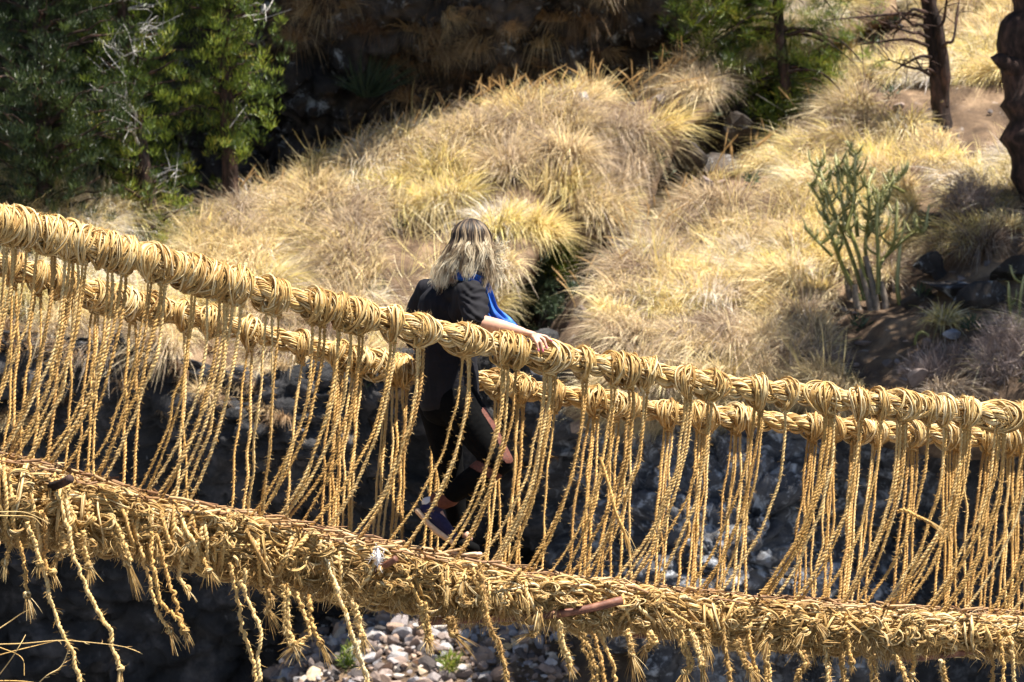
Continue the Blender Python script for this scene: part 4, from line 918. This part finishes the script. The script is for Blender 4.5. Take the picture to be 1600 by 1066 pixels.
# ================================================================== person
def blob_mesh(name, ells, voxel, mat, parent, smooth=8, loc=None, disp=None):
    """ells: list of (centre, (rx,ry,rz), rotation Matrix3 or None) -> one continuous voxel-remeshed surface"""
    bm = bmesh.new()
    for c, r, m in ells:
        M4 = Matrix.Translation(Vector(c)) @ ((m or Matrix.Identity(3)).to_4x4()) @ Matrix.Diagonal((*r, 1))
        bmesh.ops.create_icosphere(bm, subdivisions=3, radius=1, matrix=M4)
    me = bpy.data.meshes.new(name+"_src"); bm.to_mesh(me); bm.free(); o = bpy.data.objects.new(name+"_src", me); COL.objects.link(o)
    rm = o.modifiers.new("r", 'REMESH'); rm.mode = 'VOXEL'; rm.voxel_size = voxel
    sm = o.modifiers.new("s", 'SMOOTH'); sm.iterations = smooth; sm.factor = .5
    dg = bpy.context.evaluated_depsgraph_get(); ev = o.evaluated_get(dg); m2 = ev.to_mesh()
    V = np.zeros(len(m2.vertices)*3); m2.vertices.foreach_get("co", V); V = V.reshape(-1, 3)
    Nn = np.zeros(len(m2.vertices)*3); m2.vertices.foreach_get("normal", Nn); Nn = Nn.reshape(-1, 3)
    Q = np.array([list(p.vertices) for p in m2.polygons if len(p.vertices) == 4]); ev.to_mesh_clear()
    bpy.data.objects.remove(o); bpy.data.meshes.remove(me)
    if disp is not None: V = V+Nn*disp(V)[:, None]
    return mesh_np(name, V, Q, mat, parent, None, True, loc)
def chain(pts, step=.3):
    """pts list of (P,(rx,ry,rz) or r) -> interpolated ellipsoids"""
    out = []
    for (a, ra), (b, rb) in zip(pts[:-1], pts[1:]):
        a, b = np.array(a), np.array(b); ra = np.array(ra if hasattr(ra, '__len__') else (ra,)*3, float); rb = np.array(rb if hasattr(rb, '__len__') else (rb,)*3, float)
        k = max(2, int(np.linalg.norm(b-a)/(min(ra.min(), rb.min())*step))+1)
        for t in np.linspace(0, 1, k): out.append((a+(b-a)*t, tuple(ra+(rb-ra)*t), None))
    return out
head = P(736, 383, 14.85); neck = P(716, 432, 14.90)
sR = P(737, 462, 14.70); sL = P(668, 458, 15.06)
elR = P(744, 503, 14.60); wrR = P(815, 519, dn(815)+.01)
elL = P(646, 523, 15.20); wrL = P(664, 560, 15.42)
chest = P(704, 480, 14.92); waist = P(700, 545, 14.95); hips = P(703, 618, 14.96)
hipR = P(717, 632, 14.88); hipL = P(688, 636, 15.02)
knR = P(779, 722, 14.80); anR = P(695, 779, 14.88); toR = P(712, 843, 14.86); heR = P(668, 793, 14.90)
knL = P(704, 735, 15.05); anL = P(716, 826, 15.08); toL = P(738, 846, 15.05)

def skin_mat():
    m, n, N, L = newmat("skin"); t = noise_node(N, L, 25, 5, .6, geo_pos(N)); r = ramp(N, [(.3, (.46, .24, .16)), (.7, (.60, .35, .25))]); L.new(t.outputs[0], r.inputs[0])
    b = out_bsdf(n, N, L, r.outputs[0], .5, .4, t.outputs[0], .15, .002); b.inputs['Subsurface Weight'].default_value = .12; b.inputs['Subsurface Radius'].default_value = (.02, .008, .004); return m
M_skin = skin_mat()
def cloth(name, c1, c2, scale=30, rough=.85, sheen=.0, spec=.25):
    m, n, N, L = newmat(name); t = noise_node(N, L, scale, 5, .6, geo_pos(N)); r = ramp(N, [(.3, c1), (.7, c2)]); L.new(t.outputs[0], r.inputs[0])
    w_ = N.new("ShaderNodeTexWave"); w_.inputs['Scale'].default_value = 190; L.new(geo_pos(N), w_.inputs['Vector'])
    out_bsdf(n, N, L, r.outputs[0], rough, spec, w_.outputs[1], .25, .001, 0, sheen); return m
M_black = cloth("black_jersey", (.004, .0035, .005), (.009, .008, .012), 12, .85)
M_legg = cloth("black_leggings", (.003, .003, .0035), (.006, .006, .006), 20, .95, 0, .05)

# --- body: one surface
body = []
body += chain([(head+[0, 0, .012], (.072, .084, .086)), (head+[.012, .01, -.045], (.062, .075, .07))])
body += chain([(head+[-.01, 0, -.06], .055), (neck, .058), (neck+[0, 0, -.04], .075)])
body += chain([(sL, .06), (neck+[0, 0, -.07], (.09, .08, .06)), (sR, .06)])
body += chain([(neck+[0, 0, -.08], (.12, .10, .07)), (chest, (.145, .12, .12)), (waist, (.125, .11, .12)), (hips, (.145, .13, .12))])
body += chain([(sR, .052), (elR, .042), (elR*.5+wrR*.5, .038), (wrR, .024)])
body += chain([(sL, .052), (elL, .042), (wrL, .026)])
body += chain([(hipR, .095), (knR, .058), (knR*.65+anR*.35, .055), (anR, .037)])
body += chain([(hipL, .095), (knL, .058), (knL*.65+anL*.35, .055), (anL, .037)])
body += chain([(anR, .034), (heR*.6+anR*.4, .022), (toR*.8+heR*.2, .016)]) + chain([(anL, .034), (toL*.8+anL*.2, .016)])
# nose, brow, chin, ears (face turned to the right and away)
fd = unit(np.array([.80, .52, -.28])); fs = unit(np.cross(fd, [0, 0, 1])); fu = np.cross(fs, fd)
hc = head+np.array([.008, .006, -.005])
body += [(hc+fd*.098+fu*-.005, (.013, .013, .018), None), (hc+fd*.090+fu*.028, (.03, .02, .012), None), (hc+fd*.082-fu*.062, (.026, .026, .02), None), (hc+fd*.092-fu*.036, (.02, .014, .009), None)]
body += [(hc+fs*.080-fu*.005, (.012, .018, .028), None), (hc-fs*.080-fu*.005, (.012, .018, .028), None)]
# right hand lying over the rail: palm + five bent fingers of unequal length
hdir = unit(P(856, 530, dn(850)-.02)-P(820, 521, dn(820)))
palm = P(829, 522, dn(829)-.015)
body += chain([(wrR, (.026, .022, .020)), (palm, (.030, .034, .015))])
TIPS = []
fing = [  # knuckle, mid joint, tip in photo pixels + depth offset from the rail axis
 ((842, 524, -.010), (853, 526, -.020), (861, 533, -.045)),
 ((841, 525, -.035), (850, 531, -.065), (854, 543, -.082)),
 ((838, 527, -.052), (845, 535, -.082), (848, 548, -.092)),
 ((834, 528, -.062), (839, 537, -.088), (841, 547, -.094))]
for (a, b_, c_) , L_ in zip(fing, (.0078, .0084, .0082, .0072)):
    pa_, pb_, pc_ = P(a[0], a[1], dn(a[0])+a[2]), P(b_[0], b_[1], dn(b_[0])+b_[2]), P(c_[0], c_[1], dn(c_[0])+c_[2])
    body += chain([(palm*.4+pa_*.6, .010), (pa_, .0098), (pb_, L_+.0006), (pc_, L_-.001)], .35); TIPS.append((pb_, pc_))
th0 = P(824, 524, dn(822)+.03); th1 = P(834, 526, dn(832)+.06); th2 = P(842, 533, dn(840)+.08)
body += chain([(palm*.5+th0*.5, .012), (th0, .012), (th1, .0098), (th2, .0085)], .35)
# left hand closed on the far rail
lh = P(678, 583, df(678)-.055)
body += chain([(wrL, .024), (lh, (.032, .022, .024))])
for k in range(4):
    q = lh+ADIR*(.018*k-.027); body += chain([(q, .010), (q+[0, .05, .03], .009), (q+[0, .10, .0], .008)], .4)
body += chain([(lh, .012), (lh+ADIR*.05+[0, .01, -.03], .010), (lh+ADIR*.05+[0, .05, -.05], .009)], .4)
person = blob_mesh('person', body, .0042, M_skin, None, 5, loc=toL+np.array([0, 0, -.03]))
tag(person, 'person with wind-blown blonde-tipped hair, black top and blue scarf walking the rope bridge', 'person')
M_nail = simple("pink_nail", [(.4, (.75, .16, .22)), (.6, (.85, .22, .3))], 20, .3, .6, 0)
for pb_, pc_ in TIPS:
    d = unit(pc_-pb_); acc = Acc(); up_ = unit(np.array([0, -.75, .65])-d*np.dot(d, [0, -.75, .65]))
    c = np.stack([pc_-d*.006+up_*.0055, pc_+d*.002+up_*.006, pc_+d*.009+up_*.003]); tubes(acc, c, np.array([[.0045, .0052, .0025]]), 8); acc.build('fingernail', M_nail, person)

# --- eyes and mouth are on the far side of the head
M_eye = simple("eye_white", [(.4, (.7, .68, .66)), (.6, (.8, .78, .76))], 5, .2, .6, 0)
M_iris = simple("iris_brown", [(.4, (.05, .03, .02)), (.6, (.09, .05, .03))], 5, .2, .6, 0)
for s in (-1, 1):
    e = hc+fd*.079+fs*.030*s+fu*.012; ey = blob_mesh('eye', [(e, (.011, .011, .011), None)], .002, M_eye, person, 2); blob_mesh('iris', [(e+fd*.0075, (.0045, .0045, .0045), None)], .001, M_iris, ey, 1)
M_lip = simple("lip", [(.4, (.45, .15, .14)), (.6, (.52, .2, .18))], 5, .4, .5, 0)
blob_mesh('mouth', [(hc+fd*.098-fu*.034+fs*k*.009, (.009, .008, .004), None) for k in (-1.5, -.5, .5, 1.5)], .0016, M_lip, person, 2)

# --- black top with three-quarter sleeves, loose over the hips
def folds(V):
    x, y, d = proj(V)
    t = .011*fbm(np.stack([x*.085, y*.02, d*3], -1), 3, 4)                                        # hanging folds on the back
    arm = np.clip((x-716)/14, 0, 1)*np.clip((508-y)/10, 0, 1)
    t = t*(1-arm)+arm*(.0035*np.sin(y*.5-x*.25+5*fbm(np.stack([x*.05, y*.05, d], -1), 2, 8))+.006*fbm(np.stack([x*.05, y*.14+x*.05, d*2], -1), 2, 18))         # sleeve creases
    return t
sh = []
sh += chain([(sL+[.01, 0, 0], .070), (neck+[0, 0, -.085], (.11, .10, .065)), (sR+[-.005, 0, 0], .072)])
sh += chain([(neck+[0, 0, -.10], (.14, .115, .07)), (chest, (.165, .14, .12)), (P(694, 535, 14.95), (.152, .138, .12)), (P(700, 585, 14.95), (.155, .14, .10)), (P(703, 632, 14.95), (.150, .14, .07))])
sh += chain([(sR, .074), (P(741, 482, 14.66), .072), (elR+[0, 0, .012], .058)])
sh += chain([(sR, .07), (P(722, 485, 14.78), .07)])
sh += chain([(sL, .070), (P(652, 490, 15.14), .060), (P(645, 515, 15.19), .055), (elL+[.01, 0, -.03], .045)])
shirt = blob_mesh('shirt', sh, .0055, M_black, person, 5, disp=folds)

# --- leggings with mesh panels
lg = chain([(hips, (.148, .135, .10)), (P(704, 640, 14.95), (.14, .13, .09))])
lg += chain([(hipR, .112), (P(750, 680, 14.84), .092), (knR, .070), (knR*.62+anR*.38, .066), (anR+[.006, 0, .004], .049)])
lg += chain([(hipL, .108), (P(697, 690, 15.04), .085), (knL, .066), (knL*.65+anL*.35, .060), (anL+[0, 0, .012], .047)])
trousers = blob_mesh('leggings', lg, .0055, M_legg, person, 6, disp=lambda V: .003*fbm(V*18, 3, 6))
def mesh_cloth():
    m, n, N, L = newmat("rust_mesh_panel"); v = N.new("ShaderNodeTexVoronoi"); v.inputs['Scale'].default_value = 130; L.new(geo_pos(N), v.inputs['Vector'])
    r = ramp(N, [(.25, (.06, .025, .02)), (.45, (.12, .04, .026))]); L.new(v.outputs[0], r.inputs[0]); out_bsdf(n, N, L, r.outputs[0], .7, .3, v.outputs[0], .4, .002); return m
M_panel = mesh_cloth()
def strip(name, pts, w, r, mat, parent, centre):
    """curved strip laid just outside the leg surface"""
    c = cr([P(*p) for p in pts], 16); acc = Acc(); n = 16; T_ = unit(np.gradient(c, axis=0)); rowsV = []
    out = np.array([.35, -1., .1])
    for k, u in enumerate(np.linspace(-1, 1, 7)):
        s = unit(np.cross(T_, out)); rowsV.append(c+s*(w*u*.5)+unit(out)*(-(1-math.sqrt(max(0, 1-.55*u*u)))*r))
    F_ = np.stack(rowsV, 1); Bk = F_-unit(out)*-.004; 
    for S_ in (F_, F_+unit(out)*-.004):
        idx = np.arange(n*7).reshape(n, 7); q = np.stack([idx[:-1, :-1], idx[:-1, 1:], idx[1:, 1:], idx[1:, :-1]], -1); acc.add(S_, q, np.ones((n*7, 3))*.5)
    return acc.build(name, mat, parent)
LV = np.array([v.co for v in trousers.data.vertices])+np.array(world_loc(trousers)); LN = np.array([v.normal for v in trousers.data.vertices]); LQ = np.array([list(p.vertices) for p in trousers.data.polygons])
def panel(name, pts, w, mat, lift=.003):
    """patch of the legging surface lying within w/2 of a line, lifted off it"""
    c = cr([P(*p) for p in pts], 60); dist = np.full(len(LV), 9.)
    for q in c: dist = np.minimum(dist, np.linalg.norm((LV-q)*np.array([1, .35, 1]), axis=1))
    keep = (dist < w/2) & (LN[:, 1] < .25); f = LQ[keep[LQ].all(1)]; ids = np.unique(f); mp_ = np.full(len(LV), -1); mp_[ids] = np.arange(len(ids))
    if len(ids) < 4: return
    e = LV[ids]+LN[ids]*lift; mesh_np(name, e, mp_[f], mat, trousers, None)
panel('mesh_panel', [(760, 640, 14.755), (777, 668, 14.735), (788, 693, 14.725), (795, 716, 14.725)], .062, M_panel)
panel('mesh_panel', [(735, 722, 14.775), (757, 734, 14.755), (782, 750, 14.75)], .052, M_panel)
M_pale = simple("pale_blue_piping", [(.4, (.45, .5, .6)), (.6, (.6, .65, .75))], 10, .6)
M_navy = simple("navy_knit", [(.3, (.012, .012, .04)), (.7, (.03, .025, .08))], 60, .8)
M_white = simple("white_rubber", [(.3, (.6, .6, .62)), (.7, (.75, .75, .76))], 30, .5)
M_sole = simple("tan_sole", [(.3, (.70, .48, .30)), (.7, (.84, .60, .40))], 30, .7)
M_rust = simple("rust_sock", [(.3, (.09, .03, .018)), (.7, (.15, .05, .03))], 60, .8)
panel('side_stripe', [(757, 600, 14.80), (773, 632, 14.77), (789, 657, 14.76), (803, 690, 14.76)], .022, M_pale, .005)
# --- shoes
def shoe(an, he, to, solen, mat=None):
    ax_ = unit(to-he); sh_ = []
    sh_ += chain([(he+ax_*.025, .036), (he*.5+to*.5-solen*.006, (.038, .038, .036)), (to-ax_*.012, .026)]) + chain([(he-solen*.02+ax_*.03, .038), (an, .044)])
    up_ = blob_mesh('shoe', sh_, .004, mat or M_navy, person, 4)
    so_ = chain([(he+ax_*.006+solen*.030, .016), (he*.6+to*.4+solen*.036, .014), (he*.35+to*.65+solen*.034, .018), (to+ax_*.008+solen*.018, .014)], .25)
    sd_ = unit(np.cross(ax_, solen)); so2 = []
    for c, r, m in so_:
        for k in (-1, 0, 1): so2.append((c+sd_*k*.020+solen*.006, (r[0]*.85,)*3, None))
    blob_mesh('sole', so2, .0035, M_sole, up_, 6)
    h = chain([(he-solen*.03+ax_*.004, .026), (he-solen*.05+ax_*.01, .026)]); blob_mesh('heel_patch', [(c-ax_*.016, r, m) for c, r, m in h], .004, M_white, up_, 3)
    blob_mesh('sock', chain([(an+(an-he)*-.25, .050), (an+(an-he)*.22, .052)]), .005, M_rust if an is anR else M_legg, person, 3)
sn = unit(P(650, 835, 14.86)-P(688, 815, 14.87))       # sole faces down-left
shoe(anR, P(661, 792, 14.88), toR, sn)
shoe(anL, P(705, 850, 15.10), P(745, 858, 15.02), np.array([0, 0, -1.]), M_legg)

# --- scarf
acc = Acc()
def band(pts, ws, mat_n=18, th=.006, fold=.012, seed=1):
    c = cr([P(*p) for p in pts], 40); n = 40; T_ = unit(np.gradient(c, axis=0)); out = np.array([.1, -1., .15]); s = unit(np.cross(T_, out)); w_ = np.interp(np.linspace(0, 1, n), np.linspace(0, 1, len(ws)), ws)
    u = np.linspace(-1, 1, mat_n); ph = fold*(np.sin(u[None]*9+np.linspace(0, 4, n)[:, None]+seed)+.6*np.sin(u[None]*17+seed*3+np.linspace(0, -6, n)[:, None]))
    S_ = c[:, None]+s[:, None]*(w_[:, None]*u[None]*.5)[..., None]+unit(out)*ph[..., None]-unit(out)*(.35*w_[:, None]*u[None]**2)[..., None]
    for z in (0, th):
        idx = np.arange(n*mat_n).reshape(n, mat_n); q = np.stack([idx[:-1, :-1], idx[:-1, 1:], idx[1:, 1:], idx[1:, :-1]], -1); acc.add(S_-unit(out)*z, q, np.ones((n*mat_n, 3))*.5)
band([(752, 432, 14.78), (760, 462, 14.79), (768, 488, 14.79), (784, 510, 14.78), (800, 530, 14.77), (812, 545, 14.78)], [.07, .08, .09, .14, .16, .16], seed=2)
band([(697, 414, 14.80), (712, 422, 14.76), (735, 428, 14.74), (755, 436, 14.77)], [.06, .07, .08, .07], seed=5)
def scarf_mat():
    m, n, N, L = newmat("blue_scarf"); t = noise_node(N, L, 16, 5, .6, geo_pos(N), .5); r = ramp(N, [(.35, (.02, .08, .42)), (.55, (.05, .20, .70)), (.72, (.25, .50, .88))]); L.new(t.outputs[0], r.inputs[0]); out_bsdf(n, N, L, r.outputs[0], .7, .3, t.outputs[0], .2, .004, .25); return m
acc.build('scarf', scarf_mat(), person)

# --- hair
def hair_mat():
    m, n, N, L = newmat("ombre_hair"); a = attr(N, L)
    ad = N.new("ShaderNodeMath"); ad.operation = 'MULTIPLY_ADD'; ad.inputs[1].default_value = .95; L.new(a[0], ad.inputs[0]); L.new(a[1], ad.inputs[2])
    r = ramp(N, [(.34, (.018, .013, .011)), (.52, (.085, .055, .038)), (.68, (.34, .24, .14)), (.82, (.78, .64, .43)), (.95, (.97, .88, .68))]); L.new(ad.outputs[0], r.inputs[0])
    m2 = N.new("ShaderNodeMath"); m2.operation = 'MULTIPLY'; m2.inputs[1].default_value = .56; L.new(ad.outputs[0], m2.inputs[0]); L.new(m2.outputs[0], r.inputs[0])
    out_bsdf(n, N, L, r.outputs[0], .5, .35, None, 0, 0, .22); return m
M_hair = hair_mat(); acc = Acc()
cap = blob_mesh('scalp_hair', [(head+[-.004, -.004, .016], (.080, .092, .096), None)], .006, simple("dark_roots", [(.4, (.012, .009, .008)), (.6, (.02, .015, .012))], 40, .9, .1), person, 3)
Cs = []; rr_ = []; rng = np.random.default_rng(11)
for lk in range(150):
    u = rng.uniform(-1, 1); lay = rng.random(); A = u*1.5+rng.normal()*.08
    if u < -.4: ex_ = 693+(u+.4)*16+rng.normal()*6; ey_ = 438+rng.normal()*9
    elif u < .35: ex_ = 724+u*62+rng.normal()*9; ey_ = 420+rng.normal()*11
    else: ex_ = 754+(u-.35)*36+rng.normal()*8; ey_ = 420+rng.normal()*17
    end0 = P(ex_, ey_, 14.85-.11*math.cos(A)-.02*lay); ph = rng.uniform(0, 6.28); wa = rng.uniform(.007, .017); wf = rng.uniform(10, 17); lc = rng.random()
    for q in range(15):
        a = A+rng.normal()*.06; rx, ry, rz = .088+.018*lay, .100+.016*lay, .104+.012*lay
        hh = head+np.array([-.002, -.003, .014])
        sph = lambda th, k=1.: hh+np.array([math.sin(a)*math.sin(th)*rx*k, -math.cos(a)*math.sin(th)*ry, math.cos(th)*rz])
        s0, s1, mid1, mid2 = sph(.08+.2*rng.random()), sph(.6), sph(1.1, 1.0), sph(1.6, 1.02)
        end = end0+rng.normal(size=3)*np.array([.008, .006, .010]); m3 = mid2*.5+end*.5+np.array([.010*math.sin(a), -.008, .004])
        c = cr([s0, s1, mid1, mid2, m3, end], 24); t = np.linspace(0, 1, 24)[:, None]
        c = c+np.array([1, .4, 0])*wa*np.sin(t*wf+ph+rng.normal()*.25)*t**2+np.array([0, 0, 1])*.004*np.cos(t*11+ph)*t+rng.normal(size=3)*.0025*t
        Cs.append(c); rr_.append(np.clip(lc*.75+rng.random()*.3, 0, 1))
# fly-away strands on the right
for k in range(110):
    s = head+np.array([.06+.02*rng.random(), -.05*rng.random(), rng.uniform(-.06, .04)]); e = P(rng.uniform(775, 795), rng.uniform(375, 440), 14.8); md = (s+e)/2+np.array([.015, 0, -.03])
    c = cr([s, md, e, e+np.array([.01, 0, .01*rng.normal()])], 24); Cs.append(c+.004*np.sin(np.linspace(0, 9, 24)+k)[:, None]*np.array([0, 0, 1])); rr_.append(.9)
Cs = np.array(Cs); tubes(acc, Cs, np.broadcast_to(.0019*np.linspace(1.1, .35, 24), (len(Cs), 24)), 4, rnd=np.array(rr_))
acc.build('hair', M_hair, person)
print("objects", len(bpy.data.objects))
